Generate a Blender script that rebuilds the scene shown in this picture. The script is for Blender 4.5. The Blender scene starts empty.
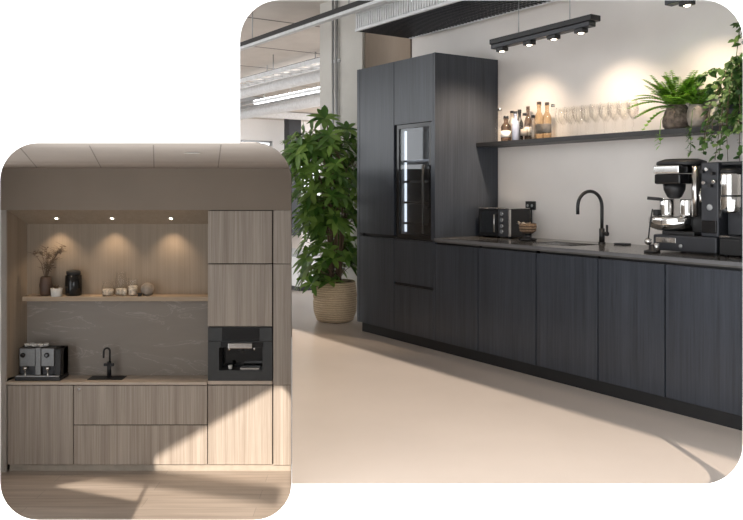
import bpy, bmesh, math, random
from mathutils import Vector, Matrix
S = bpy.context.scene
COL = S.collection
R = math.radians
PI = math.pi

# ------------------------------------------------------------------ camera, sky, sun, exposure
F, EYE, HR, CX = 803.0, 1.32, 190.0, 371.0          # focal length in pixels, eye height, horizon row, centre column (743 x 520)
cam = bpy.data.cameras.new('camera'); cam_o = bpy.data.objects.new('camera', cam); COL.objects.link(cam_o)
cam_o.location = (0, 0, EYE); cam_o.rotation_euler = (PI/2, 0, 0)
cam.sensor_width = 36; cam.lens = 36*F/743; cam.shift_x = 0.5/743; cam.shift_y = -70/743
cam.clip_start = .05; cam.clip_end = 200
S.camera = cam_o

W = bpy.data.worlds.new('daylight'); S.world = W; W.use_nodes = True
bg = W.node_tree.nodes['Background']; bg.inputs[0].default_value = (.95, .975, 1.0, 1); bg.inputs[1].default_value = 2.8

TAN = .51                                             # sun height: drop per metre travelled in depth
sun = bpy.data.lights.new('sun', 'SUN'); sun.energy = 6.6; sun.angle = R(.65); sun.color = (1, .88, .76)
sun_o = bpy.data.objects.new('sun', sun); COL.objects.link(sun_o)
sun_o.rotation_euler = Vector((-.10, 1.0, -TAN)).to_track_quat('-Z', 'Y').to_euler()
sun_o.location = (0, -6, 8)

S.view_settings.view_transform = 'Standard'; S.view_settings.look = 'None'
S.view_settings.exposure = 0.0; S.view_settings.gamma = 1.0
S.view_settings.use_curve_mapping = False
S.cycles.max_bounces = 10; S.cycles.transparent_max_bounces = 24

# ------------------------------------------------------------------ the dark kitchen has its own axes: a along the cabinets, b into the wall
AX, VX, C0 = (.5616, -.8274), (.828, .5615), (.526, 6.6)
TH = math.atan2(AX[1], AX[0])
def wl(a, b, z=0.0): return Vector((C0[0]+AX[0]*a+VX[0]*b, C0[1]+AX[1]*a+VX[1]*b, z))
def la(px, b):
    k = (px-CX)/F
    return (k*(C0[1]+VX[1]*b)-C0[0]-VX[0]*b)/(AX[0]-AX[1]*k)
def lz(row, a, b): return EYE+(HR-row)/F*(C0[1]+AX[1]*a+VX[1]*b)
def pw(px, row, Y): return ((px-CX)/F*Y, Y, EYE+(HR-row)/F*Y)
def px_of(v): return CX+v[0]/v[1]*F, HR-(v[2]-EYE)/v[1]*F

# ------------------------------------------------------------------ mesh helpers
class MB:
    def __init__(s): s.bm = bmesh.new(); s.sm = False
    def box(s, x0, x1, y0, y1, z0, z1, bev=0.0, seg=2):
        r = bmesh.ops.create_cube(s.bm, size=1)
        vs = r['verts']
        for v in vs:
            v.co = Vector((x0+(v.co.x+.5)*(x1-x0), y0+(v.co.y+.5)*(y1-y0), z0+(v.co.z+.5)*(z1-z0)))
        if bev:
            es = list({e for v in vs for e in v.link_edges})
            bmesh.ops.bevel(s.bm, geom=es, offset=bev, segments=seg, affect='EDGES', profile=.5)
        return s
    def quad(s, *pts):
        s.bm.faces.new([s.bm.verts.new(p) for p in pts]); return s
    def lathe(s, prof, c=(0, 0, 0), seg=28, sq=1.0, axis='z'):
        rings = []
        for r, z in prof:
            ring = []
            for i in range(seg):
                t = 2*PI*i/seg
                p = (r*math.cos(t), r*sq*math.sin(t), z)
                if axis == 'y': p = (p[0], p[2], p[1])
                if axis == 'x': p = (p[2], p[0], p[1])
                ring.append(s.bm.verts.new((c[0]+p[0], c[1]+p[1], c[2]+p[2])))
            rings.append(ring)
        for a, b in zip(rings, rings[1:]):
            for i in range(seg):
                j = (i+1) % seg
                f = s.bm.faces.new((a[i], a[j], b[j], b[i])); f.smooth = True
        for ring in (rings[0], rings[-1]):
            try: s.bm.faces.new(ring)
            except ValueError: pass
        return s
    def cyl(s, c, r, h, seg=24, axis='z', bev=.0):
        if bev: return s.lathe([(r-bev, 0), (r, bev), (r, h-bev), (r-bev, h)], c, seg, axis=axis)
        return s.lathe([(r, 0), (r, h)], c, seg, axis=axis)
    def tube(s, pts, r, seg=10, r1=None):
        pts = [Vector(p) for p in pts]; n = len(pts); rings = []
        up = None
        for i, p in enumerate(pts):
            d = (pts[min(i+1, n-1)]-pts[max(i-1, 0)]).normalized()
            if up is None:
                up = Vector((0, 0, 1)) if abs(d.z) < .9 else Vector((1, 0, 0))
            u = (up-d*up.dot(d)).normalized(); w = d.cross(u); up = u
            rr = r if r1 is None else r+(r1-r)*i/(n-1)
            rings.append([s.bm.verts.new(p+u*rr*math.cos(2*PI*k/seg)+w*rr*math.sin(2*PI*k/seg)) for k in range(seg)])
        for a, b in zip(rings, rings[1:]):
            for k in range(seg):
                f = s.bm.faces.new((a[k], a[(k+1) % seg], b[(k+1) % seg], b[k])); f.smooth = True
        s.bm.faces.new(rings[0]); s.bm.faces.new(rings[-1])
        return s
    def ball(s, c, r, sc=(1, 1, 1), sub=2):
        res = bmesh.ops.create_icosphere(s.bm, subdivisions=sub, radius=r)
        for v in res['verts']:
            v.co = Vector((c[0]+v.co.x*sc[0], c[1]+v.co.y*sc[1], c[2]+v.co.z*sc[2]))
            for f in v.link_faces: f.smooth = True
        return s
    def prism(s, pts, h, axis):
        """pts: closed outline of 3D points, pushed along axis*h."""
        n = len(pts); d = Vector(axis)*h
        a = [s.bm.verts.new(p) for p in pts]; b = [s.bm.verts.new(Vector(p)+d) for p in pts]
        s.bm.faces.new(a); s.bm.faces.new(list(reversed(b)))
        for i in range(n):
            j = (i+1) % n
            s.bm.faces.new((a[j], a[i], b[i], b[j]))
        return s
    def leaf(s, base, d, nrm, L, w, droop=.3, fold=.12, n=4):
        """a pointed blade with a midrib fold, bending down towards the tip"""
        d = Vector(d).normalized(); nrm = Vector(nrm); side = d.cross(nrm)
        if side.length < 1e-4: side = Vector((1, 0, 0))
        side.normalize(); nn = side.cross(d)
        prev = None
        for i in range(n+1):
            t = i/n
            c = Vector(base)+d*(L*t)+Vector((0, 0, -droop*L*t*t))
            ww = w*math.sin(PI*min(1, t*.93+.05))**.8*.5 if 0 < i < n else w*.04
            row = [s.bm.verts.new(c-side*ww+nn*fold*ww), s.bm.verts.new(c), s.bm.verts.new(c+side*ww+nn*fold*ww)]
            if prev:
                for k in (0, 1):
                    f = s.bm.faces.new((prev[k], prev[k+1], row[k+1], row[k])); f.smooth = True
            prev = row
        return s
    def build(s, name, m, parent=None, loc=None, rz=0.0):
        bmesh.ops.recalc_face_normals(s.bm, faces=s.bm.faces)
        me = bpy.data.meshes.new(name); s.bm.to_mesh(me); s.bm.free()
        me.materials.append(m)
        o = bpy.data.objects.new(name, me); COL.objects.link(o)
        if parent: o.parent = parent
        if loc is not None: o.location = loc; o.rotation_euler = (0, 0, rz)
        return o

def tag(o, label, cat, group=None):
    o['label'] = label; o['category'] = cat
    if group: o['group'] = group
    return o
def thing(name, label, cat, loc, rz=0.0, group=None):
    o = bpy.data.objects.new(name, None); COL.objects.link(o); o.empty_display_size = .1
    o.location = loc; o.rotation_euler = (0, 0, rz)
    return tag(o, label, cat, group)
def kthing(name, label, cat, a, b, z, group=None, turn=0.0): return thing(name, label, cat, wl(a, b, z), TH+turn, group)
def struct(o, label=None):
    o['kind'] = 'structure'
    return o
def kstruct(name, mb, m): return struct(mb.build(name, m, None, wl(0, 0, 0), TH))
def copy_tree(o, parent=None):
    c = o.copy(); COL.objects.link(c)
    if parent: c.parent = parent
    for ch in [x for x in COL.objects if x.parent == o]: copy_tree(ch, c)
    return c

# ------------------------------------------------------------------ materials
def new_mat(name):
    m = bpy.data.materials.new(name); m.use_nodes = True
    return m, m.node_tree.nodes, m.node_tree.links, m.node_tree.nodes['Principled BSDF']
def plain(name, c, rough=.5, metal=0.0, var=.08, scale=18, bump=0.0, spec=.5, coat=0.0, bscale=None):
    m, N, L, B = new_mat(name)
    tc = N.new('ShaderNodeTexCoord'); nz = N.new('ShaderNodeTexNoise'); nz.inputs['Scale'].default_value = scale; nz.inputs['Detail'].default_value = 4
    L.new(tc.outputs['Object'], nz.inputs['Vector'])
    rp = N.new('ShaderNodeValToRGB'); rp.color_ramp.elements[0].position = .3; rp.color_ramp.elements[1].position = .7
    rp.color_ramp.elements[0].color = (*[x*(1-var) for x in c], 1); rp.color_ramp.elements[1].color = (*[min(1, x*(1+var)) for x in c], 1)
    L.new(nz.outputs['Fac'], rp.inputs['Fac']); L.new(rp.outputs['Color'], B.inputs['Base Color'])
    B.inputs['Roughness'].default_value = rough; B.inputs['Metallic'].default_value = metal
    B.inputs['Specular IOR Level'].default_value = spec; B.inputs['Coat Weight'].default_value = coat
    if bump:
        n2 = N.new('ShaderNodeTexNoise'); n2.inputs['Scale'].default_value = bscale or scale*4; n2.inputs['Detail'].default_value = 5
        L.new(tc.outputs['Object'], n2.inputs['Vector'])
        bp = N.new('ShaderNodeBump'); bp.inputs['Strength'].default_value = bump; bp.inputs['Distance'].default_value = .01
        L.new(n2.outputs['Fac'], bp.inputs['Height']); L.new(bp.outputs['Normal'], B.inputs['Normal'])
    return m
def wood(name, c0, c1, rough=.5, sc=(38, 38, 1.6), bump=.15, ribs=0.0, spec=.4):
    m, N, L, B = new_mat(name)
    tc = N.new('ShaderNodeTexCoord'); oi = N.new('ShaderNodeObjectInfo')
    ml = N.new('ShaderNodeMath'); ml.operation = 'MULTIPLY'; ml.inputs[1].default_value = 37
    L.new(oi.outputs['Random'], ml.inputs[0])
    ad = N.new('ShaderNodeVectorMath'); ad.operation = 'ADD'; L.new(tc.outputs['Object'], ad.inputs[0]); L.new(ml.outputs[0], ad.inputs[1])
    mp = N.new('ShaderNodeMapping'); mp.inputs['Scale'].default_value = sc; L.new(ad.outputs[0], mp.inputs['Vector'])
    nz = N.new('ShaderNodeTexNoise'); nz.inputs['Scale'].default_value = 1; nz.inputs['Detail'].default_value = 6; nz.inputs['Roughness'].default_value = .65; nz.inputs['Distortion'].default_value = .35
    L.new(mp.outputs[0], nz.inputs['Vector'])
    mp2 = N.new('ShaderNodeMapping'); mp2.inputs['Scale'].default_value = [x*.22 for x in sc]; L.new(ad.outputs[0], mp2.inputs['Vector'])
    nb = N.new('ShaderNodeTexNoise'); nb.inputs['Scale'].default_value = 1; nb.inputs['Detail'].default_value = 2; L.new(mp2.outputs[0], nb.inputs['Vector'])
    mx = N.new('ShaderNodeMath'); mx.operation = 'MULTIPLY_ADD'; mx.inputs[1].default_value = .35
    L.new(nb.outputs['Fac'], mx.inputs[0])
    m3 = N.new('ShaderNodeMath'); m3.operation = 'MULTIPLY'; m3.inputs[1].default_value = .65; L.new(nz.outputs['Fac'], m3.inputs[0]); L.new(m3.outputs[0], mx.inputs[2])
    rp = N.new('ShaderNodeValToRGB'); rp.color_ramp.elements[0].position = .36; rp.color_ramp.elements[1].position = .64
    rp.color_ramp.elements[0].color = (*c0, 1); rp.color_ramp.elements[1].color = (*c1, 1)
    L.new(mx.outputs[0], rp.inputs['Fac']); L.new(rp.outputs['Color'], B.inputs['Base Color'])
    B.inputs['Roughness'].default_value = rough; B.inputs['Specular IOR Level'].default_value = spec
    bp = N.new('ShaderNodeBump'); bp.inputs['Strength'].default_value = bump; bp.inputs['Distance'].default_value = .004
    L.new(nz.outputs['Fac'], bp.inputs['Height']); L.new(bp.outputs['Normal'], B.inputs['Normal'])
    return m
def clear(name, tint=(1, 1, 1), gloss=.12, rough=.03):
    """thin clear glass: mostly straight through, mirror-like at grazing angles"""
    m, N, L, B = new_mat(name); N.remove(B)
    out = N['Material Output']; tr = N.new('ShaderNodeBsdfTransparent'); tr.inputs[0].default_value = (*tint, 1)
    gl = N.new('ShaderNodeBsdfGlossy'); gl.inputs['Roughness'].default_value = rough
    lw = N.new('ShaderNodeLayerWeight'); lw.inputs['Blend'].default_value = .5
    pw_ = N.new('ShaderNodeMath'); pw_.operation = 'POWER'; pw_.inputs[1].default_value = 4; L.new(lw.outputs['Facing'], pw_.inputs[0])
    ad = N.new('ShaderNodeMath'); ad.operation = 'MULTIPLY_ADD'; ad.inputs[1].default_value = .6; ad.inputs[2].default_value = gloss; ad.use_clamp = True
    L.new(pw_.outputs[0], ad.inputs[0])
    mx = N.new('ShaderNodeMixShader'); L.new(ad.outputs[0], mx.inputs[0]); L.new(tr.outputs[0], mx.inputs[1]); L.new(gl.outputs[0], mx.inputs[2])
    L.new(mx.outputs[0], out.inputs['Surface'])
    return m
def glow(name, c, e):
    m, N, L, B = new_mat(name)
    B.inputs['Emission Color'].default_value = (*c, 1); B.inputs['Emission Strength'].default_value = e; B.inputs['Base Color'].default_value = (*c, 1)
    return m
def leafmat(name, c0, c1, rough=.4):
    m, N, L, B = new_mat(name)
    g = N.new('ShaderNodeNewGeometry'); rp = N.new('ShaderNodeValToRGB')
    rp.color_ramp.elements[0].color = (*c0, 1); rp.color_ramp.elements[1].color = (*c1, 1)
    L.new(g.outputs['Random Per Island'], rp.inputs['Fac']); L.new(rp.outputs['Color'], B.inputs['Base Color'])
    B.inputs['Roughness'].default_value = rough
    tl = N.new('ShaderNodeBsdfTranslucent'); L.new(rp.outputs['Color'], tl.inputs[0])
    mx = N.new('ShaderNodeMixShader'); mx.inputs[0].default_value = .3
    L.new(B.outputs[0], mx.inputs[1]); L.new(tl.outputs[0], mx.inputs[2]); L.new(mx.outputs[0], N['Material Output'].inputs['Surface'])
    return m
def veined(name, c, vein, rough=.4):
    m, N, L, B = new_mat(name)
    tc = N.new('ShaderNodeTexCoord'); mp = N.new('ShaderNodeMapping'); mp.inputs['Scale'].default_value = (1.1, 1, 4.2); mp.inputs['Rotation'].default_value = (0, R(-9), 0)
    L.new(tc.outputs['Object'], mp.inputs['Vector'])
    nz = N.new('ShaderNodeTexNoise'); nz.inputs['Scale'].default_value = 1.6; nz.inputs['Detail'].default_value = 7; nz.inputs['Roughness'].default_value = .6; nz.inputs['Distortion'].default_value = .8
    L.new(mp.outputs[0], nz.inputs['Vector'])
    rp = N.new('ShaderNodeValToRGB'); e = rp.color_ramp.elements
    e[0].position = .0; e[0].color = (*[x*.86 for x in c], 1); e[1].position = 1; e[1].color = (*[x*1.15 for x in c], 1)
    for p, cc in ((.53, c), (.546, vein), (.562, c)):
        q = e.new(p); q.color = (*cc, 1)
    L.new(nz.outputs['Fac'], rp.inputs['Fac']); L.new(rp.outputs['Color'], B.inputs['Base Color']); B.inputs['Roughness'].default_value = rough
    return m
def planks(name, c0, c1, rough=.45):
    m, N, L, B = new_mat(name)
    tc = N.new('ShaderNodeTexCoord'); br = N.new('ShaderNodeTexBrick')
    L.new(tc.outputs['Object'], br.inputs['Vector']); br.inputs['Scale'].default_value = 1; br.inputs['Brick Width'].default_value = 1.9; br.inputs['Row Height'].default_value = .19
    br.inputs['Mortar Size'].default_value = .002; br.inputs['Color1'].default_value = (*c0, 1); br.inputs['Color2'].default_value = (*c1, 1); br.inputs['Mortar'].default_value = (*[x*.6 for x in c0], 1)
    mp = N.new('ShaderNodeMapping'); mp.inputs['Scale'].default_value = (1.4, 30, 1); L.new(tc.outputs['Object'], mp.inputs['Vector'])
    nz = N.new('ShaderNodeTexNoise'); nz.inputs['Scale'].default_value = 1; nz.inputs['Detail'].default_value = 5; L.new(mp.outputs[0], nz.inputs['Vector'])
    rp = N.new('ShaderNodeValToRGB'); rp.color_ramp.elements[0].position = .3; rp.color_ramp.elements[0].color = (.72, .70, .68, 1); rp.color_ramp.elements[1].position = .7; rp.color_ramp.elements[1].color = (1, 1, 1, 1)
    L.new(nz.outputs['Fac'], rp.inputs['Fac'])
    mx = N.new('ShaderNodeMix'); mx.data_type = 'RGBA'; mx.blend_type = 'MULTIPLY'; mx.inputs[0].default_value = 1
    L.new(br.outputs['Color'], mx.inputs[6]); L.new(rp.outputs['Color'], mx.inputs[7]); L.new(mx.outputs[2], B.inputs['Base Color'])
    B.inputs['Roughness'].default_value = rough
    return m
def concrete(name, c, rough=.6, joint=0.0, spec=.5, var=.12):
    """large soft clouds; with joint, a dark seam across every joint metres along local x"""
    m, N, L, B = new_mat(name)
    tc = N.new('ShaderNodeTexCoord'); nz = N.new('ShaderNodeTexNoise'); nz.inputs['Scale'].default_value = 1.3; nz.inputs['Detail'].default_value = 8; nz.inputs['Roughness'].default_value = .62
    L.new(tc.outputs['Object'], nz.inputs['Vector'])
    rp = N.new('ShaderNodeValToRGB'); rp.color_ramp.elements[0].position = .3; rp.color_ramp.elements[1].position = .72
    rp.color_ramp.elements[0].color = (*[x*(1-var) for x in c], 1); rp.color_ramp.elements[1].color = (*[x*(1+var*.8) for x in c], 1)
    L.new(nz.outputs['Fac'], rp.inputs['Fac']); src = rp.outputs['Color']
    if joint:
        sp = N.new('ShaderNodeSeparateXYZ'); L.new(tc.outputs['Object'], sp.inputs[0])
        md = N.new('ShaderNodeMath'); md.operation = 'PINGPONG'; md.inputs[1].default_value = joint/2; of = N.new('ShaderNodeMath'); of.inputs[1].default_value = .17; L.new(sp.outputs['X'], of.inputs[0]); L.new(of.outputs[0], md.inputs[0])
        lt = N.new('ShaderNodeMath'); lt.operation = 'LESS_THAN'; lt.inputs[1].default_value = .025; L.new(md.outputs[0], lt.inputs[0])
        mx = N.new('ShaderNodeMix'); mx.data_type = 'RGBA'; L.new(lt.outputs[0], mx.inputs[0]); L.new(src, mx.inputs[6]); mx.inputs[7].default_value = (*[x*.25 for x in c], 1)
        src = mx.outputs[2]
    L.new(src, B.inputs['Base Color'])
    rr = N.new('ShaderNodeMapRange'); rr.inputs[3].default_value = rough-.015; rr.inputs[4].default_value = rough+.015; L.new(nz.outputs['Fac'], rr.inputs[0]); L.new(rr.outputs[0], B.inputs['Roughness'])
    B.inputs['Specular IOR Level'].default_value = spec
    return m
def woven(name, c0, c1):
    m, N, L, B = new_mat(name)
    tc = N.new('ShaderNodeTexCoord'); wv = N.new('ShaderNodeTexWave'); wv.bands_direction = 'Z'; wv.inputs['Scale'].default_value = 14; wv.inputs['Distortion'].default_value = 2.5; wv.inputs['Detail'].default_value = 3; wv.inputs['Detail Scale'].default_value = 6
    L.new(tc.outputs['Object'], wv.inputs['Vector'])
    rp = N.new('ShaderNodeValToRGB'); rp.color_ramp.elements[0].color = (*c0, 1); rp.color_ramp.elements[1].color = (*c1, 1)
    L.new(wv.outputs['Fac'], rp.inputs['Fac']); L.new(rp.outputs['Color'], B.inputs['Base Color']); B.inputs['Roughness'].default_value = .85
    bp = N.new('ShaderNodeBump'); bp.inputs['Strength'].default_value = .6; bp.inputs['Distance'].default_value = .01; L.new(wv.outputs['Fac'], bp.inputs['Height']); L.new(bp.outputs['Normal'], B.inputs['Normal'])
    return m

M = {}
M['white'] = plain('white_paint', (.93, .93, .93), .7, var=.01)
M['plaster'] = plain('kitchen_plaster', (.80, .755, .715), .75, var=.03, scale=2.5, bump=.05, bscale=40)
M['black_wood'] = wood('black_stained_oak', (.020, .024, .032), (.042, .049, .062), .31, (70, 70, 2.2), .25, spec=.5)
M['black_body'] = plain('black_carcass', (.008, .008, .009), .6)
M['black'] = plain('matt_black', (.012, .012, .013), .45)
M['black_gloss'] = plain('gloss_black', (.008, .008, .009), .12)
M['dark_grey'] = plain('charcoal_enamel', (.030, .032, .038), .42)
M['steel'] = plain('brushed_steel', (.62, .60, .58), .22, 1.0, .06, 30)
M['dull_steel'] = plain('dull_steel', (.17, .17, .168), .35, .8, .1, 40)
M['chrome'] = plain('chrome', (.78, .77, .75), .10, 1.0, .03)
M['grey_metal'] = plain('grey_metal', (.42, .43, .44), .4, .6)
M['counter'] = plain('dark_stone_counter', (.10, .095, .09), .16, var=.15, scale=9)
M['counter_edge'] = plain('counter_edge', (.11, .11, .115), .35)
M['kfloor'] = concrete('polished_concrete', (.50, .43, .375), .30, spec=.5, var=.05)
M['ceiling_concrete'] = concrete('ceiling_concrete', (.60, .56, .52), .8, joint=1.75)
M['column'] = concrete('column_concrete', (.56, .54, .50), .8)
M['tray_white'] = plain('galvanised_tray', (.66, .67, .68), .5, .2)
M['cable'] = plain('bundled_cables', (.05, .05, .05), .7, var=.5, scale=30)
M['duct'] = plain('white_duct', (.75, .77, .79), .5)
M['basket'] = woven('woven_seagrass', (.44, .33, .21), (.64, .50, .34))
M['soil'] = plain('soil', (.03, .02, .015), .9, bump=.5)
M['bark'] = plain('bark', (.12, .08, .05), .85, bump=.4)
M['leaf'] = leafmat('umbrella_leaf', (.045, .13, .02), (.24, .38, .08), .32)
M['fern'] = leafmat('fern_leaf', (.10, .27, .02), (.34, .60, .08), .45)
M['ivy'] = leafmat('ivy_leaf', (.03, .09, .02), (.14, .25, .06), .45)
M['rough_pot'] = plain('rough_bark_pot', (.15, .115, .09), .9, var=.5, scale=40, bump=1.0, bscale=55)
M['stone_pot'] = plain('weathered_stone_pot', (.30, .26, .22), .85, var=.3, scale=14, bump=.5)
M['glass'] = clear('clear_glass', (.992, .99, .985), .015)
M['glass_dark'] = clear('smoked_glass', (.60, .62, .65), .08, .02)
M['lwood'] = wood('pale_ash_veneer', (.30, .25, .205), (.49, .43, .37), .5, (85, 85, 1.2), .15)
M['lgap'] = plain('shadow_gap_brown', (.022, .016, .012), .8)
M['lpanel'] = wood('warm_back_panel', (.27, .215, .16), (.34, .275, .21), .6, (90, 90, .8), .1)
M['lbulk'] = plain('taupe_paint', (.285, .235, .19), .8, var=.03, scale=3)
M['lceil'] = plain('taupe_ceiling_board', (.44, .38, .33), .85, var=.02, scale=3)
M['lwall'] = plain('warm_grey_paint', (.42, .385, .35), .8, var=.03)
M['lshelf'] = wood('shelf_oak', (.38, .29, .20), (.50, .39, .28), .5, (1.2, 30, 30), .08)
M['lstone'] = veined('grey_veined_stone', (.25, .215, .183), (.34, .30, .26))
M['lfloor'] = planks('pale_oak_planks', (.56, .48, .41), (.50, .42, .35))
M['lcounter'] = plain('counter_board', (.54, .46, .38), .5, var=.06)
M['charcoal'] = plain('charcoal_appliance', (.045, .048, .05), .35)
M['ceramic'] = plain('white_ceramic', (.70, .68, .64), .4)
M['brown_ceramic'] = plain('brown_ceramic', (.10, .065, .05), .5)
M['cream'] = plain('cream_beads', (.62, .55, .46), .7, var=.4, scale=60)
M['lamp_on'] = glow('lamp_lens', (1, .86, .66), 14)
M['dry'] = plain('dried_stems', (.13, .09, .06), .8)

# ------------------------------------------------------------------ white front wall with the two joined rounded openings
YW = 3.5
def arc(cx, cy, r, t0, t1, n=10):
    return [(cx+r*math.cos(R(t0+(t1-t0)*i/n)), cy-r*math.sin(R(t0+(t1-t0)*i/n))) for i in range(n+1)]
RL, RR = 38, 40
outline = (arc(240+RR, RR, RR, 180, 90)+arc(743-RR, RR, RR, 90, 0)+arc(743-RR, 484-RR, RR, 0, -90)+[(292, 484)]
           + arc(292-RL, 520-RL, RL, 0, -90)+arc(RL, 520-RL, RL, -90, -180)+arc(RL, 143+RL, RL, 180, 90)+[(240, 143)])
SIDE = [[(-2.45, .53), (-1.64, .345), (-1.64, .74), (-2.45, .60)], [(1.655, .02), (2.5, .02), (2.5, .95), (1.655, .95)]]   # two unseen holes added to let sunlight onto the floors
def wall_face(bm, y, loop, rect):
    vo = [bm.verts.new(p) for p in rect]; vi = [bm.verts.new(p) for p in loop]
    vs_ = [[bm.verts.new((x, y, z)) for x, z in h] for h in SIDE]
    es = [bm.edges.new((v[i], v[(i+1) % len(v)])) for v in (vo, vi, *vs_) for i in range(len(v))]
    new = [f for f in bmesh.ops.triangle_fill(bm, edges=es, use_beauty=True, use_dissolve=False)['geom'] if isinstance(f, bmesh.types.BMFace)]
    def inside(p, poly):
        c = False
        for (x0, z0), (x1, z1) in zip(poly, poly[1:]+poly[:1]):
            if (z0 > p.z) != (z1 > p.z) and p.x < (x1-x0)*(p.z-z0)/(z1-z0)+x0: c = not c
        return c
    holes = SIDE+[[(q[0], q[2]) for q in loop]]
    bmesh.ops.delete(bm, geom=[f for f in new if any(inside(f.calc_center_median(), h) for h in holes)], context='FACES_ONLY')
    return vo, vi, *vs_
mb = MB()
def rect_at(y): return [(-4.2, y, -1.42), (4.4, y, -1.42), (4.4, y, 3.5), (-4.2, y, 3.5)]
fl = wall_face(mb.bm, YW, [pw(x, r, YW) for x, r in outline], rect_at(YW))
YB = YW+.03
bl = wall_face(mb.bm, YB, [pw(CX+(x-CX)*1.012, HR+(r-HR)*1.012, YB) for x, r in outline], rect_at(YB))
for a, b in zip(fl, bl):
    for i in range(len(a)):
        j = (i+1) % len(a); mb.bm.faces.new((a[i], a[j], b[j], b[i]))
struct(mb.build('wall_front', M['white']))

# unseen slab added over the front; its edges shape the sunlight
mb = MB()
zr = 2.5
e0 = (-.28, 1.58); sl = 1.30
mb.prism([(-.28, 3.48, zr), (-6, 3.48, zr), (-6, .05, zr), (-1.455, .05, zr), (e0[0], e0[1], zr)], .08, (0, 0, 1))
mb.prism([(-.28, 3.48, zr), (-.28, 2.77, zr), (3.0, -2.06, zr), (6, -2.06, zr), (6, 3.48, zr)], .08, (0, 0, 1))
struct(mb.build('sun_blocker', M['white']))
mb = MB()
mb.prism([(-2.4, .05, zr), (-2.4, .28, zr), (-.03, -.545, zr), (-.03, -.78, zr)], .1, (0, 0, 1))
struct(mb.build('streak_blocker', M['white']))  # unseen bar added to cast the dark streak on the pale floor

# ------------------------------------------------------------------ pale kitchen: room shell
D, DB = 7.48, 7.74                    # cabinet fronts, niche back
ZF = EYE-(472-HR)/F*D                 # its floor
ZC = EYE+(HR-143)/F*YW                # its ceiling
def lx(px, y=D): return (px-CX)/F*y
def lzr(row, y=D): return EYE+(HR-row)/F*y
def row_c(y): return HR-(ZC-EYE)/y*F
XL = -3.78
mb = MB(); mb.box(XL, lx(292, 7.8), YB, 7.8, ZF-.1, ZF)
# right end follows the angled partition
mb2 = MB(); mb2.prism([(XL, YB, ZF-.1), (lx(291.6, YB), YB, ZF-.1), (lx(291.6, 7.8), 7.8, ZF-.1), (XL, 7.8, ZF-.1)], .1, (0, 0, 1)); mb.bm.free()
struct(mb2.build('floor_pale_kitchen', M['lfloor']))
def edge_px(row):                     # right edge of the rounded partition at a picture row
    if row >= 181: return 291.7
    return 253.7+math.sqrt(max(0, 38**2-(181-row)**2))
ys = [YW+.004+(7.8-YW-.004)*i/30 for i in range(31)]
mb = MB()
pts = [(XL, ys[0], ZC)]+[(lx(edge_px(max(143, row_c(y))), y), y, ZC) for y in ys]+[(XL, 7.8, ZC)]
mb.prism(pts, .004, (0, 0, 1))
struct(mb.build('ceiling_pale_kitchen', M['lceil']))
# ceiling board seams (shallow dark strips)
mb = MB()
for (xa, ra), (xb, rb) in (((18.2, 145.5), (37, 167.5)), ((89.4, 145.5), (101, 167.5)), ((153.4, 145), (154, 167.5)), ((221, 144.5), (218, 167.5))):
    ya, yb = (ZC-EYE)*F/(HR-ra), (ZC-EYE)*F/(HR-rb)
    w = .0028
    mb.prism([(lx(xa, ya)-w, ya, ZC-.001), (lx(xa, ya)+w, ya, ZC-.001), (lx(xb, yb)+w*1.6, yb, ZC-.001), (lx(xb, yb)-w*1.6, yb, ZC-.001)], .0008, (0, 0, 1))
ya = (ZC-EYE)*F/(HR-162)
mb.box(XL, lx(286, ya), ya, ya+.006, ZC-.001, ZC-.0002)
struct(mb.build('trim_1', plain('board_seam', (.24, .205, .175), .85)))
# angled partition with a coved top between the two kitchens
mb = MB()
def prof(y, dx):
    r0 = max(143.0, row_c(y))
    rows = [r0+(181-r0)*i/14 for i in range(15)]+[300, 420, 520, 640, 800]
    return [(((edge_px(r)+dx)-CX)/F*y, y, max(ZF-.1, EYE+(HR-r)/F*y)) for r in rows]
for dx in (0.0, .35):
    grid = [[mb.bm.verts.new(p) for p in prof(y, dx)] for y in ys]
    for g, h in zip(grid, grid[1:]):
        for i in range(len(g)-1):
            f = mb.bm.faces.new((g[i], g[i+1], h[i+1], h[i])); f.smooth = True
bmesh.ops.remove_doubles(mb.bm, verts=mb.bm.verts, dist=1e-5)
struct(mb.build('partition', M['lwall']))
mb = MB(); mb.box(XL, lx(291, 7.8), DB+.012, 7.8, ZF-.1, ZC)
struct(mb.build('wall_back', M['lwall']))
# left wall with an unseen tall opening added to let daylight in
mb = MB(); x0, x1 = XL-.1, XL
wy0, wy1, wz0, wz1 = 3.75, 6.05, ZF+.25, ZC-.15
mb.box(x0, x1, YB, wy0, ZF-.1, ZC).box(x0, x1, wy1, 7.8, ZF-.1, ZC).box(x0, x1, wy0, wy1, ZF-.1, wz0).box(x0, x1, wy0, wy1, wz1, ZC)
struct(mb.build('wall_left', M['lwall']))
mb = MB(); yy = (wy0+wy1)/2
mb.box(x0+.03, x0+.07, yy-.03, yy+.03, wz0, wz1).box(x0+.03, x0+.07, wy0, wy0+.05, wz0, wz1).box(x0+.03, x0+.07, wy1-.05, wy1, wz0, wz1).box(x0+.03, x0+.07, wy0, wy1, wz0, wz0+.05).box(x0+.03, x0+.07, wy0, wy1, wz1-.05, wz1)
struct(mb.build('window_1', M['white']))  # frame bars of the added daylight opening
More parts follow.
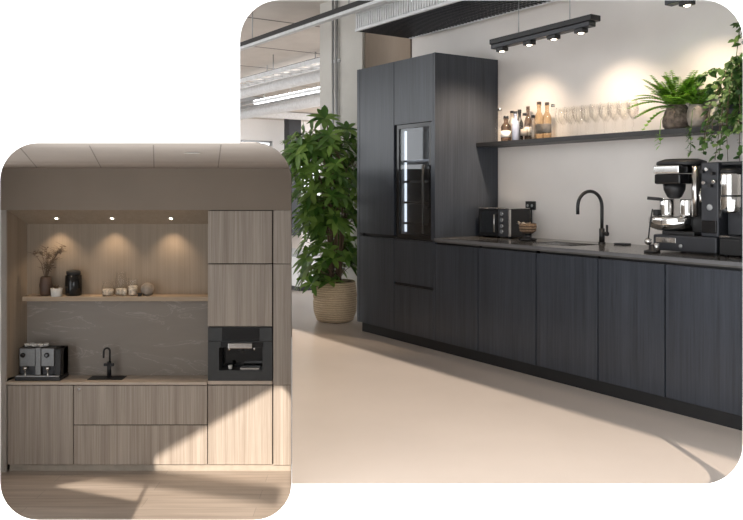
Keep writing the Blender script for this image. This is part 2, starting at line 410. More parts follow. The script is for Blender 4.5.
# pale return panel left of the cabinets, and the bulkhead above them
mb = MB(); mb.box(XL, lx(6.6), D-.004, D+.012, ZF, lzr(210)-.002)
struct(mb.build('wall_return', M['lwall']))
zb0, zb1 = lzr(210), ZC-.002
mb = MB()
rows = [168.2+(181-168.2)*i/6 for i in range(7)]
pts = [(XL, D-.02, zb0), (lx(291.4), D-.02, zb0)]+[(lx(edge_px(r)-.3, D-.02), D-.02, min(zb1, lzr(r, D-.02))) for r in reversed(rows)]+[(XL, D-.02, zb1)]
mb.prism(pts, .03, (0, 1, 0))
struct(mb.build('wall_bulkhead', M['lbulk']))
# the niche: side, ceiling, back panel, stone splashback
zn0, zn1 = lzr(210)-.001, lzr(224.5, DB)
mb = MB(); mb.prism([(lx(6.4), D+.014, zn0), (lx(6.4), DB+.01, zn1), (lx(6.4), DB+.01, zn1+.012), (lx(6.4), D+.014, zn0+.012)], lx(207)-lx(6.4)+.02, (1, 0, 0))
struct(mb.build('ceiling_niche', M['lpanel']))
mb = MB(); xa, xb = lx(6.4), lx(27, DB)
mb.prism([(xa, D+.014, -.44), (xb, DB, -.44), (xa-.02, DB, -.44)], zn0+.44, (0, 0, 1))
struct(mb.build('wall_niche_side', M['lpanel']))
zs = lzr(299, DB)
mb = MB(); mb.box(lx(20, DB), lx(210, DB), DB, DB+.01, zs, zn1+.03)
struct(mb.build('wall_niche_back', M['lpanel']))
ztop = lzr(382.2, D-.02)
mb = MB(); mb.box(lx(20, DB), lx(210, DB), DB, DB+.01, ztop, zs-.001)
struct(mb.build('wall_splashback', M['lstone']))

# ------------------------------------------------------------------ pale kitchen: cabinets
g = .0085
zd0, zd1 = lzr(465), lzr(385.2)
zm = lzr(425)
LBK = DB-.004
def lcab(name, label, cat, pxa, pxb, r0, r1, fronts, group, dep=LBK):
    """carcass plus fronts; fronts = (part name, x fraction 0, 1, row top, row bottom)"""
    xa, xb = lx(pxa), lx(pxb); z0, z1 = lzr(r0), lzr(r1)
    t = thing(name, label, cat, ((xa+xb)/2, D, z0), 0, group)
    w = (xb-xa)/2; h = z1-z0
    MB().box(-w+.001, w-.001, .02, dep-D, .001, h-.001).build('carcass', M['lgap'], t)
    for nm, ra, rb in fronts:
        za, zb = lzr(rb)-z0, lzr(ra)-z0
        MB().box(-w+g/2, w-g/2, 0, .019, za+g/2, zb-g/2, .0012, 1).build(nm, M['lwood'], t)
    return t
lcab('base_cabinet', 'pale wood base cabinet with one plain door under the steel coffee machine', 'cabinet', 7, 73.5, 465, 385.2, [('door', 385.2, 465)], 'pale wood base cabinets')
dr = lcab('drawer_cabinet', 'wide pale wood base cabinet with two stacked drawers under the small tap', 'cabinet', 73.5, 207.5, 465, 385.2, [('drawer', 385.2, 425), ('drawer', 425, 465)], 'pale wood base cabinets')
k = MB(); k.lathe([(.010, 0), (.016, -.004), (.016, -.010), (.010, -.012)], (lx(79.5)-dr.location.x, 0, lzr(389)-dr.location.z), 16, axis='y').build('knob', M['steel'], dr)
lcab('base_cabinet', 'pale wood base cabinet with one door below the built-in coffee machine', 'cabinet', 207.5, 272.5, 465, 385.2, [('door', 385.2, 465)], 'pale wood base cabinets')
t = thing('cabinet_panel', 'narrow pale wood end panel lit by sun at floor level', 'panel', (lx(282), D, zd0))
MB().box(lx(272.6)-lx(282), lx(290)-lx(282), .031, .036, 0, zd1-zd0).build('backing', M['lgap'], t)
MB().box(lx(273.4)-lx(282), lx(291.4)-lx(282), 0, .03, 0, zd1-zd0).build('panel', M['lwood'], t)
t = thing('cabinet_panel', 'narrow pale wood panel beside the built-in coffee machine', 'panel', (lx(282), D, lzr(384.8)))
MB().box(lx(272.6)-lx(282), lx(290)-lx(282), .031, .036, 0, lzr(264.2)-lzr(384.8)).build('backing', M['lgap'], t)
MB().box(lx(273.4)-lx(282), lx(291.4)-lx(282), 0, .03, 0, lzr(264.2)-lzr(384.8)).build('panel', M['lwood'], t)
t = thing('cabinet_panel', 'narrow pale wood panel at the top right under the bulkhead', 'panel', (lx(282), D, lzr(263.6)))
MB().box(lx(272.6)-lx(282), lx(290)-lx(282), .031, .036, 0, lzr(210.4)-lzr(263.6)).build('backing', M['lgap'], t)
MB().box(lx(273.4)-lx(282), lx(291.4)-lx(282), 0, .03, 0, lzr(210.4)-lzr(263.6)).build('panel', M['lwood'], t)
lcab('wall_cabinet', 'pale wood cupboard directly under the taupe bulkhead', 'cabinet', 207.5, 272.5, 263.8, 210.4, [('door', 210.4, 263.8)], 'pale wood upper cupboards')
lcab('wall_cabinet', 'pale wood cupboard right above the built-in coffee machine', 'cabinet', 207.5, 272.5, 326.8, 264, [('door', 264, 326.8)], 'pale wood upper cupboards')
tag(MB().box(lx(7)+.01, lx(291), D+.035, D+.06, ZF, zd0-.002).build('plinth', plain('pale_plinth', (.42, .37, .31), .5)), 'long pale plinth board under the pale wood cabinets', 'plinth')
# worktop
xs0, xs1 = lx(89, 7.6), lx(124, 7.6)
mb = MB()
zt0 = lzr(384.9, D-.02)
mb.box(lx(6.6), lx(207.3), D-.02, DB-.002, zt0, ztop, .001, 1)
tag(mb.build('worktop', M['lcounter']), 'thin light wood worktop on the pale base cabinets', 'worktop')
mb = MB(); mb.box(xs0, xs1, D+.06, DB-.04, ztop+.0005, ztop+.006, .002, 1)
tag(mb.build('sink_tray', M['black']), 'flat black sink cover set in the light worktop below the small tap', 'sink')
# tap
xt = lx(108.5, 7.62)
t = thing('tap', 'small black tap with a bent neck on the light wood worktop', 'tap', (xt, 7.64, ztop+.0065))
H = lzr(348, 7.64)-ztop-.006
MB().cyl((0, 0, 0), .024, .01, 20, bev=.002).cyl((0, 0, .01), .019, .135, 20).build('base', M['black'], t)
pp = [(0.006, 0, .14), (.006, 0, H-.05)]+[(-.019+.025*math.cos(u), -.012*(1-math.cos(u)), H-.03+.03*math.sin(u)) for u in [PI*i/8 for i in range(9)]]+[(-.045, -.024, H-.09)]
MB().tube(pp, .009, 12).build('spout', M['black'], t)
MB().box(-.05, .045, -.014, .014, .105, .13, .004).build('handle', M['black'], t)
# steel coffee machine on the worktop
xm0, xm1 = lx(19, 7.52), lx(66.5, 7.52)
xm0, xm1 = lx(16.5, 7.55), lx(62, 7.55)
w = (xm1-xm0)/2; hm = lzr(347.5, 7.52)-ztop
t = thing('espresso_machine', 'black and steel two-group espresso machine at the left end of the worktop', 'coffee machine', ((xm0+xm1)/2, 7.53, ztop+.001))
MB().box(-w, w, -.02, .19, .0, .035, .006).build('base', M['black'], t)
MB().box(-w+.01, w-.012, -.019, .06, .036, .046, .002).build('drip_tray', M['grey_metal'], t)
MB().box(w-.062, w-.005, .0, .19, .036, hm-.02, .006).box(-w+.003, w-.005, .07, .19, .046, hm-.02, .005).build('body', M['black'], t)
MB().box(-w+.035, -.03, .0, .068, .13, hm-.012, .004).box(.025, w-.066, .0, .068, .13, hm-.012, .004).build('steel_front', M['dull_steel'], t)
MB().box(-.028, .023, -.002, .06, .05, hm-.005, .004).build('centre_column', M['dull_steel'], t)
MB().box(-w+.035, -.03, .03, .068, .047, .126, .003).box(.025, w-.066, .03, .068, .047, .126, .003).build('splash_panel', M['dark_grey'], t)
for xk in (-w+.07, .02+.06):
    MB().lathe([(.022, 0), (.022, -.012), (.012, -.016)], (xk, .0, hm-.075), 20, axis='y').build('gauge', M['black_gloss'], t)
for xk in (-w+.085, .08):
    a_ = MB().cyl((xk, .02, .095), .024, .03, 18).build('group_head', M['chrome'], t)
    MB().tube([(xk, .01, .1), (xk+.02, -.03, .085), (xk+.03, -.055, .05)], .007, 8).build('portafilter', M['chrome'], t)
for i in range(6): MB().lathe([(.02, 0), (.026, .026), (.023, .026), (.018, .003)], (-.13+.034*i, .06+.02*(i % 2), hm-.004), 14).build('cup', M['ceramic'], t)
# built-in coffee machine
xa, xb = lx(207.9), lx(272.3); xc = (xa+xb)/2; w = (xb-xa)/2
zq0, zq1 = lzr(380.6), lzr(327.2)
def bz(row): return lzr(row)-zq0
def bx(px): return lx(px)-xc
t = thing('built_in_coffee_machine', 'charcoal built-in coffee machine in the tall pale wood cabinet', 'coffee machine', (xc, D, zq0))
mb = MB(); ox0, ox1, oz0, oz1 = bx(219), bx(262.5), bz(370.5), bz(347.5)
mb.box(-w, w, .22, .24, 0, bz(327.2)).box(-w, ox0, 0, .22, 0, bz(341.4)).box(ox1, w, 0, .22, 0, bz(341.4)).box(ox0, ox1, 0, .22, 0, oz0).box(ox0, ox1, 0, .22, oz1, bz(341.4))
mb.build('front_panel', M['charcoal'], t)
MB().box(ox0+.001, ox1-.001, .17, .219, oz0, oz1).build('cavity_back', M['black_gloss'], t)
MB().box(-w, w, .0, .21, bz(341), bz(327.4), .001, 1).build('control_panel', M['charcoal'], t)
sc = MB().box(bx(222), bx(259.5), -.003, -.0005, bz(340.6), bz(328)).build('screen', M['black_gloss'], t)
MB().box(bx(221), bx(263), -.004, -.0005, bz(347.3), bz(342.2)).build('spout_bar', M['black_gloss'], t)
MB().box(bx(228.5), bx(252.5), -.03, .02, bz(347.8), bz(342.8), .004).build('spout_housing', M['steel'], t)
MB().cyl((bx(241), .05, bz(351.5)), .03, .03, 20).build('nozzle', M['dark_grey'], t)
for q in (228.7, 254): MB().cyl((bx(q), .03, bz(350.8)), .012, .03, 14).build('nozzle', M['steel'], t)
MB().lathe([(.015, 0), (.022, .035), (.019, .035), (.013, .004)], (bx(229), .06, oz0+.001), 16).build('cup', M['ceramic'], t)
MB().box(bx(240), bx(259), .02, .12, oz0+.001, oz0+.02, .003).build('drip_grid', M['steel'], t)
tag(MB().box(xa, xb, D+.002, D+.1, lzr(384.6), lzr(381), .001, 1).build('trim_strip', M['lcounter']), 'thin wood strip under the built-in coffee machine', 'trim')
tag(MB().box(xa, xb, D+.02, D+.11, lzr(382.3)+.03, lzr(382.3)+.031).build('shadow_strip', M['lgap']), 'dark strip hidden under the built-in coffee machine', 'trim') if False else None
# shelf
ys0 = 7.575
zsh1 = lzr(296.6, ys0); zsh0 = lzr(301.2, ys0)
tag(MB().box(lx(22.3, ys0), lx(207.3), ys0, DB-.001, zsh0, zsh1, .0015, 1).build('wall_shelf', M['lshelf']), 'light wood shelf across the warm lit niche', 'shelf')
# downlights in the niche ceiling
for px, lab in ((56.5, 'lit niche downlight over the dried branches'), (112, 'lit niche downlight over the glass jars'), (171, 'lit niche downlight nearest the pale cupboards')):
    y = 7.64; x = lx(px, y); tq = (y-D-.014)/(DB+.01-D-.014); z = zn0+(zn1-zn0)*tq
    t = thing('downlight', lab, 'downlight', (x, y, z), 0, 'niche downlights')
    sl_ = math.atan2(zn1-zn0, DB-D)
    rim = MB().lathe([(.018, -.002), (.03, -.003), (.03, .001), (.018, .001)], (0, 0, 0), 20).build('rim', M['grey_metal'], t); rim.rotation_euler = (sl_, 0, 0)
    lens = MB().lathe([(.019, -.0015), (.0, -.0035)], (0, 0, 0), 20).build('lens', M['lamp_on'], t); lens.rotation_euler = (sl_, 0, 0)
    sp = bpy.data.lights.new('downlight_lamp', 'SPOT'); sp.energy = 9.5; sp.color = (1, .76, .53); sp.spot_size = R(92); sp.spot_blend = .9; sp.shadow_soft_size = .015
    so = bpy.data.objects.new('downlight_lamp', sp); COL.objects.link(so); so.parent = t; so.location = (0, -.055, -.012); so.rotation_euler = (R(6), 0, 0)
y = (ZC-EYE)*F/(HR-152.3)
t = thing('downlight', 'unlit recessed spot in the pale kitchen ceiling boards', 'downlight', (lx(192, y), y, ZC-.001))
MB().lathe([(.035, 0), (.045, -.004), (.03, -.004), (.028, -.001)], (0, 0, 0), 24).build('rim', M['ceramic'], t)
MB().lathe([(.028, -.0012), (0, -.0012)], (0, 0, 0), 24).build('lens', M['ceramic'], t)

# things on the shelf
random.seed(4)
zt = zsh1+.0005
def on_shelf(name, label, cat, px, y=7.66): return thing(name, label, cat, (lx(px, y), y, zt))
t = on_shelf('branch_vase', 'brown square vase of dried branches at the left end of the light shelf', 'vase', 46)
MB().lathe([(.04, 0), (.055, .01), (.06, .1), (.05, .17), (.045, .18), (.04, .175)], (0, 0, 0), 20).build('vase', M['brown_ceramic'], t)
mb = MB()
for i in range(11):
    an = random.uniform(0, 2*PI); l = random.uniform(.2, .34)
    tip = (math.cos(an)*l*.55, math.sin(an)*.06-.01, .17+l)
    mid = (tip[0]*.35, tip[1]*.4, .17+l*.55)
    mb.tube([(0, 0, .12), mid, tip], .0035, 5, .0015)
    for k in range(9):
        u = random.uniform(.3, 1); p = Vector(mid).lerp(Vector(tip), u) if u > .5 else Vector((0, 0, .15)).lerp(Vector(mid), u*2)
        q = p+Vector((random.uniform(-.09, .09), random.uniform(-.02, .02), random.uniform(.0, .05)))
        mb.tube([p, q], .0018, 4, .001)
        mb.leaf(p, (random.uniform(-1, 1), random.uniform(-.3, .3), random.uniform(-.2, .8)), (0, 1, .2), .03, .010, n=2)
mb.build('branches', M['dry'], t)
t = on_shelf('plant_pot', 'small white ribbed pot with dark sprigs beside the brown vase', 'plant pot', 56.5, 7.60)
MB().lathe([(.045, 0), (.05, .005), (.054, .075), (.05, .078), (.046, .07)], (0, 0, 0), 24).build('pot', M['ceramic'], t)
mb = MB()
for i in range(26):
    an = random.uniform(0, 2*PI); mb.leaf((0, 0, .06), (math.cos(an), math.sin(an)*.5, random.uniform(.7, 2)), (0, 0, 1), random.uniform(.05, .1), .012, .4, n=3)
mb.build('sprigs', M['dry'], t)
t = on_shelf('canister', 'tall glossy black canister with a lid on the light shelf', 'canister', 73.5, 7.66)
MB().lathe([(.065, 0), (.075, .006), (.077, .1), (.075, .19), (.06, .2)], (0, 0, 0), 28).build('body', M['black_gloss'], t)
MB().lathe([(.062, .201), (.066, .206), (.066, .232), (.03, .238), (0, .238)], (0, 0, 0), 28).build('lid', M['black'], t)
def jar(name, label, px, r, h, fill, y=7.65, neck=.8, stopper=True, fm='cream'):
    t = on_shelf(name, label, 'jar', px, y)
    MB().lathe([(r*.9, 0), (r, .006), (r, h*.75), (r*neck, h*.9), (r*neck, h), (r*neck*.93, h), (r*neck*.93, h*.9), (r*.93, h*.74), (r*.93, .008), (0, .008)], (0, 0, 0), 24).build('jar_glass', M['glass'], t)
    if fill: MB().lathe([(r*.5, .0085), (r*.9, .011), (r*.9, h*fill), (0, h*fill+.005)], (0, 0, 0), 20).build('contents', M[fm], t)
    if stopper: MB().lathe([(r*neck*.6, h+.001), (r*neck*1.08, h+.004), (r*neck*1.08, h+.014), (r*.2, h+.022), (r*.22, h+.036), (0, h+.04)], (0, 0, 0), 20).build('stopper', M['glass'], t)
    return t
jar('glass_jar', 'squat glass jar of white pieces, leftmost of the shelf jars', 108, .057, .12, .52, 7.64)
jar('glass_jar', 'tall glass jar with a stopper behind the squat jar on the shelf', 121, .055, .205, .3, 7.682)
jar('glass_jar', 'small narrow cream-filled jar among the shelf jars', 124.5, .022, .08, .8, 7.604, .8, False)
jar('glass_jar', 'upright open glass jar half full of cream beads', 133, .048, .165, .55, 7.65, 1.0, False)
t = on_shelf('tealight_cup', 'tiny dark cup in front of the round vase on the shelf', 'cup', 139.8, 7.60)
MB().lathe([(.018, 0), (.022, .03), (.019, .03), (.016, .004)], (0, 0, 0), 16).build('cup', M['black'], t)
t = on_shelf('round_vase', 'round beige vase, rightmost thing on the light shelf', 'vase', 147.5, 7.665)
MB().lathe([(.03, 0), (.055, .025), (.066, .06), (.055, .095), (.028, .113), (.022, .118), (.018, .112)], (0, 0, 0), 28).build('vase', M['stone_pot'], t)

# ------------------------------------------------------------------ dark kitchen: shell
mb = MB()
mb.prism([(lx(291.8, YB), YB, -.12), (4.3, YB, -.12), (14, 8, -.12), (14, 36, -.12), (-14, 36, -.12), (-13, 20, -.12), (-4.6, 8.2, -.12), (lx(291.8, 7.85), 7.85, -.12)], .12, (0, 0, 1))
struct(mb.build('floor', M['kfloor']))
def inv(x, y): x -= C0[0]; y -= C0[1]; return AX[0]*x+AX[1]*y, VX[0]*x+VX[1]*y
HC = 3.4
mb = MB()
# roofed over the kitchen and the hall in view; cut away unseen behind the kitchen wall to add daylight
mb.prism([(*inv(x, y), HC) for x, y in ((-4.1, YB), tuple(wl(4.2, .9)[:2]), tuple(wl(-1.74, 1.0)[:2]), (.42, 8.7), (-1.2, 34), (-14, 34), (-13, 20), (-4.4, 8), (-4.1, 7.5))], .15, (0, 0, 1))
kstruct('ceiling', mb, M['ceiling_concrete'])
WB = .712
aw = la(412, WB)
mb = MB(); mb.box(aw, 4.15, WB, WB+.12, 0, HC)
kstruct('wall_kitchen', mb, M['plaster'])
mb = MB(); mb.box(aw-2.2, aw-.002, WB+.5, WB+.6, 0, HC)
kstruct('wall_recess', mb, plain('brown_recess', (.16, .12, .09), .8))
AC = -1.75
bc = .44; a_l = la(320, bc)
mb = MB(); mb.box(a_l, AC, bc, 1.05, 0, HC)
kstruct('column', mb, M['column'])
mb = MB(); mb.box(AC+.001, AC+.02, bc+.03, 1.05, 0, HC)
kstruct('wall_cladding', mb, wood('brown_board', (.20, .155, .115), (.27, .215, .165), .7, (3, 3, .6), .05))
# far end wall with windows
AF = -16.2
mb = MB(); b0, b1 = -3.2, 14
wins = [(-2.6, -.2), (.2, 2.6), (3.0, 5.4), (5.8, 6.85), (7.45, 9.7), (10.1, 13)]
mb.box(AF-.2, AF, b0, b1, 0, .8).box(AF-.2, AF, b0, b1, 2.78, HC)
e = b0
for p, q in wins: mb.box(AF-.2, AF, e, p, .8, 2.78); e = q
mb.box(AF-.2, AF, e, b1, .8, 2.78)
kstruct('wall_far', mb, M['white'])
for i, (p, q) in enumerate(wins):
    mb = MB(); m_ = (p+q)/2
    mb.box(AF-.15, AF-.09, p, p+.06, .8, 2.78).box(AF-.15, AF-.09, q-.06, q, .8, 2.78).box(AF-.15, AF-.09, p, q, .8, .86).box(AF-.15, AF-.09, p, q, 2.72, 2.78).box(AF-.15, AF-.09, m_-.03, m_+.03, .86, 2.72).box(AF-.15, AF-.09, p, q, 1.75, 1.8)
    kstruct('window_%d' % (i+2), mb, M['grey_metal'])
mb = MB(); mb.box(AF+.5, AF+.8, 6.95, 7.35, 0, HC)
kstruct('pillar', mb, plain('dark_pillar', (.03, .033, .04), .5))
# window front along the left of the hall
mb = MB(); bf = -3.15
for a in [-4.1-1.15*i for i in range(11)]: mb.box(a-.04, a+.04, bf, bf+.08, 0, HC)
mb.box(AF, -4.0, bf, bf+.08, 0, .5).box(AF, -4.0, bf, bf+.08, 2.9, HC).box(AF, -4.0, bf, bf+.08, 1.7, 1.76)
kstruct('window_8', mb, M['grey_metal'])

# ------------------------------------------------------------------ dark kitchen: tall cabinets
TOP = 2.452
def door(mb, a0, a1, z0, z1): return mb.box(a0+.004, a1-.004, 0, .02, z0+.0025, z1-.0025)
DT = .70
s1, s2 = -.576, 0.0
t = kthing('tall_cabinet', 'tall black oak cabinet with two plain doors beside the basket plant', 'cabinet', -1.172, 0, .082)
o = .082
MB().box(0, .045, 0, DT, 0, TOP-o, .0015, 1).build('end_panel', M['black_wood'], t)
MB().box(.047, s1+1.172-.001, .022, DT, 0, TOP-o).build('carcass', M['black_body'], t)
door(MB(), .047, s1+1.172, .918-o, TOP-o).build('door', M['black_wood'], t)
door(MB(), .047, s1+1.172, .0, .893-o).build('door', M['black_wood'], t)
MB().box(.047, .10, .004, .021, .894-o, .916-o).build('finger_pull', M['black'], t)
fz0, fz1 = .905, 1.885
fa0, fa1 = la(397, 0), la(431, 0)
t = kthing('tall_cabinet', 'tall black oak cabinet around the glass-door wine cooler, above two drawers', 'cabinet', s1, 0, .082)
w = -s1
x0, x1 = fa0-s1, fa1-s1
MB().box(w-.022, w, .0, DT, 0, TOP-o).build('end_panel', M['black_wood'], t)
MB().box(x1+.001, w-.0225, .0, .02, fz0-o+.002, fz1-o+.002).build('stile', M['black_wood'], t)
MB().box(0.001, .018, .022, DT, 0, TOP-o).box(.018, w-.0225, .68, DT, 0, TOP-o).box(.018, w-.0225, .022, .68, 0, fz0-o-.012).box(.018, w-.0225, .022, .68, fz1-o+.012, TOP-o).build('carcass', M['black_body'], t)
door(MB(), 0, w-.0225, fz1-o+.004, TOP-o).build('door', M['black_wood'], t)
for za, zb in ((.0, .490-o), (.512-o, .893-o)):
    d_ = door(MB(), 0, w-.0225, za, zb).build('drawer', M['black_wood'], t)
    MB().box(.002, w-.03, .006, .0205, zb, zb+.009).build('finger_pull', M['black'], d_)
# wine cooler
t = kthing('wine_cooler', 'built-in wine cooler with a dark glass door and black bar handle', 'wine cooler', fa0, 0, fz0)
w = fa1-fa0; h = fz1-fz0; d = .6
MB().box(0, w, d-.02, d, 0, h).box(0, .02, .03, d-.02, 0, h).box(w-.02, w, .03, d-.02, 0, h).box(.02, w-.02, .03, d-.02, 0, .03).box(.02, w-.02, .03, d-.02, h-.03, h).build('casing', plain('cooler_lining', (.16, .165, .17), .4), t)
MB().box(.03, .045, .06, .075, .05, h-.05).build('added_glow_strip', glow('added_cooler_glow', (.9, .95, 1), 3), t)  # added glowing strip that brightens the cooler behind its glass
MB().box(.0, .028, 0, .028, 0, h).box(w-.028, w, 0, .028, 0, h).box(.028, w-.028, 0, .028, 0, .035).box(.028, w-.028, 0, .028, h-.035, h).build('door_frame', M['black_gloss'], t)
MB().box(.029, w-.029, .010, .016, .036, h-.036).build('door_glass', M['glass_dark'], t)
for z in (.12, .3, .48, .66): MB().box(.022, w-.022, .06, d-.03, z, z+.008).box(.022, w-.022, .05, .06, z-.004, z+.016).build('shelf', M['steel'], t)
hd = MB().tube([(w-.06, -.001, .27), (w-.06, -.04, .27), (w-.06, -.04, .62), (w-.06, -.001, .62)], .009, 8).build('handle', M['black'], t)
hz = MB().tube([(w-.075, -.001, .05), (w-.075, -.03, .05), (w-.075, -.03, .32), (w-.075, -.001, .32)], .006, 8).build('handle', M['black'], t)

# ------------------------------------------------------------------ base run
ed = [0.0, .526, 1.135, 1.684, 2.187, 2.735, 3.3]
labs = ['black oak base cabinet right next to the tall cabinets', 'black oak base cabinet, second from the tall cabinets', 'black oak base cabinet just left of the tap', 'black oak base cabinet under the counter right of the tap', 'black oak base cabinet below the large coffee maker', 'black oak base cabinet cut off by the right edge']
for i in range(6):
    a0, a1 = ed[i]+.001, ed[i+1]-.001
    t = kthing('base_cabinet', labs[i], 'cabinet', a0, 0, .082, 'black oak base cabinets')
    w = a1-a0; h = .808
    if i in (1, 2):
        mb = MB().box(0, .016, .022, DT, 0, .6).box(w-.016, w, .022, DT, 0, .6).box(.016, w-.016, .022, DT, 0, .016).box(.016, w-.016, DT-.016, DT, .016, h).box(.016, w-.016, .022, .04, .016, h)
    else: mb = MB().box(0, w, .022, DT, 0, h)
    mb.build('carcass', M['black_body'], t)
    door(MB(), 0, w, 0, .795).build('door', M['black_wood'], t)
mb = MB(); mb.box(-1.10, 3.3, .012, .032, 0, .080).box(-1.10, -1.08, .032, .69, 0, .080)
tag(mb.build('plinth', M['black_body'], None, wl(0, 0, 0), TH), 'black recessed plinth along the foot of the black cabinets', 'plinth')
SA0, SA1, SB0, SB1 = .86, 1.30, .17, .50
ZT = .925
mb = MB(); e_ = .002
for q in ((.001, SA0, -.005, .708), (SA1, 3.3, -.005, .708), (SA0, SA1, -.005, SB0), (SA0, SA1, SB1, .708)): mb.box(q[0], q[1], q[2], q[3], .893, ZT)
t = mb.build('countertop', M['counter'], None, wl(0, 0, 0), TH)
tag(t, 'long polished dark stone countertop on the black cabinets', 'countertop')
MB().box(.001, 3.3, -.009, -.0052, .903, ZT-.001).build('front_edge', M['counter_edge'], t)
t = kthing('sink', 'dark undermount sink let into the polished countertop', 'sink', SA0, SB0, .74)
w, d = SA1-SA0, SB1-SB0
MB().box(.002, w-.002, .002, d-.002, 0, .004).box(.002, .006, .002, d-.002, 0, .18).box(w-.006, w-.002, .002, d-.002, 0, .18).box(.002, w-.002, .002, .006, 0, .18).box(.002, w-.002, d-.006, d-.002, 0, .18).build('basin', M['steel'], t)
MB().cyl((w/2, d/2, .0045), .04, .006, 20).build('drain', M['chrome'], t)
# tap
ta, tb = 1.245, .565
t = kthing('tap', 'tall matt black gooseneck tap behind the sink', 'tap', ta, tb, ZT+.0005)
MB().cyl((0, 0, 0), .027, .012, 24, bev=.002).cyl((0, 0, .012), .020, .10, 24).build('base', M['black'], t)
dirv = Vector((-.035, -.22, 0)); Rr = dirv.length/2; u = dirv.normalized()
zb = .385-Rr
pp = [(0, 0, .11), (0, 0, .2)]+[tuple(u*(Rr-Rr*math.cos(q))+Vector((0, 0, zb+Rr*math.sin(q)))) for q in [PI*i/16 for i in range(17)]]+[tuple(u*2*Rr+Vector((0, 0, zb-.055)))]
MB().tube(pp, .0125, 14).build('spout', M['black'], t)
mb = MB(); mb.cyl((.018, 0, .075), .016, .035, 18, 'x'); mb.tube([(.045, 0, .075), (.05, -.005, .14)], .008, 10); mb.build('handle', M['black'], t)
t = kthing('soap_tray', 'small flat black tray on the counter right of the tap', 'tray', 1.40, .60, ZT+.0005)
MB().box(-.05, .05, -.035, .035, 0, .012, .003).build('tray', M['black'], t)

# ------------------------------------------------------------------ microwave, outlet, bowl
t = kthing('microwave', 'black microwave with steel trim on the counter against the tall cabinet', 'microwave', .06, .42, ZT+.001)
w, d, h = .37, .235, .245
MB().box(0, w, .022, d, .012, h-.006, .003).build('casing', M['black_gloss'], t)
MB().box(0, w, .0, d, h-.005, h, .001, 1).build('top_trim', M['steel'], t)
dw = w*.64
MB().box(.004, .02, .0, .021, .014, h-.008).box(dw-.014, dw, .0, .021, .014, h-.008).box(.02, dw-.014, 0, .021, h-.03, h-.008).box(.02, dw-.014, 0, .021, .014, .04).build('door', M['black_gloss'], t)
MB().box(.021, dw-.015, .008, .014, .041, h-.031).build('door_window', M['glass_dark'], t)
MB().tube([(dw-.02, -.001, .05), (dw-.02, -.022, .05), (dw-.02, -.022, .19), (dw-.02, -.001, .19)], .006, 8).build('handle', M['steel'], t)
MB().box(dw+.004, w-.014, .0, .021, .014, h-.008).build('control_panel', M['dark_grey'], t)
MB().box(w-.012, w, -.002, .021, .014, h-.008).build('edge_trim', M['steel'], t)
for z in (.055, .10, .15, .20): MB().cyl((dw+.055, -.012, z), .017, .012, 18, 'y').build('knob', M['chrome'], t)
for q in ((.03, .04), (w-.03, .04), (.03, d-.03), (w-.03, d-.03)): MB().cyl((q[0], q[1], 0), .012, .0115, 12).build('foot', M['black'], t)
oa = la(530.5, .70); oz = lz(205.5, oa, .70)
t = kthing('power_outlet', 'black double power outlet on the wall behind the microwave', 'power outlet', oa, WB, oz)
MB().box(-.052, .052, -.02, 0, -.035, .035, .003).build('plate', M['black'], t)
for x in (-.025, .025): MB().cyl((x, -.022, 0), .012, .003, 14, 'y').build('socket', M['grey_metal'], t)
MB().tube([(.02, -.025, -.02), (.03, -.03, -.1), (.035, -.03, -.22), (.02, -.05, oz*0-.262)], .006, 8).build('cable', M['black'], t)
ga = la(526, .36)
t = kthing('flower_bowl', 'small woven bowl of dried flowers on a black stand before the microwave', 'bowl', ga+.01, .37, ZT+.0005)
MB().lathe([(.06, 0), (.07, .006), (.07, .018), (.03, .026), (.03, .055), (.045, .06)], (0, 0, 0), 24).build('stand', M['black_gloss'], t)
MB().lathe([(.04, .0605), (.062, .075), (.068, .11), (.064, .135), (.06, .135), (.058, .1)], (0, 0, 0), 24).build('bowl', woven('dark_wicker', (.09, .05, .03), (.34, .23, .14)), t)
mb = MB(); random.seed(8)
for i in range(40):
    an = random.uniform(0, 2*PI); mb.leaf((math.cos(an)*.03-.02, math.sin(an)*.03-.02, .125), (math.cos(an), math.sin(an), random.uniform(.3, 1.2)), (0, 0, 1), random.uniform(.02, .05), .018, .2, n=3)
mb.build('dried_flowers', M['cream'], t)

# ------------------------------------------------------------------ wall shelf
SF, SZ0, SZ1 = .447, 1.688, 1.722
t = MB().box(.001, 3.0, SF, WB-.001, SZ0, SZ1, .001, 1).build('wall_shelf', M['black'], None, wl(0, 0, 0), TH)
tag(t, 'long thin black shelf on the plastered wall above the counter', 'shelf')
random.seed(11)
tints = {'clear': M['glass'], 'amber': clear('amber_glass', (.84, .72, .56), .08), 'brown': clear('brown_glass', (.55, .46, .40), .08), 'blue': plain('blue_grey_bottle', (.22, .25, .33), .25), 'black': plain('dark_bottle', (.02, .02, .02), .15), 'pale': clear('frosted_glass', (.80, .77, .72), .12, .25)}
def bottle(px, b, r, h, tint, label, capm='black', lab=True, neck=.44):
    a = la(px, b)
    t = kthing('bottle', label, 'bottle', a, b, SZ1+.0005, 'bottles on the black shelf')
    nh = h*.66
    MB().lathe([(r*.9, 0), (r, .005), (r, nh*.88), (r*.85, nh*.97), (r*neck, nh*1.12), (r*neck, h-.03), (r*neck*1.2, h-.028), (r*neck*1.2, h-.02)], (0, 0, 0), 18).build('body', tints[tint], t)
    MB().cyl((0, 0, h-.0195), r*neck*1.15, .022, 14, bev=.002).build('cap', M[capm], t)
    if lab: MB().lathe([(r*1.01, nh*.25), (r*1.01, nh*.62)], (0, 0, 0), 18).build('paper_label', M['ceramic'] if tint in ('brown', 'black', 'blue') else M['stone_pot'], t)
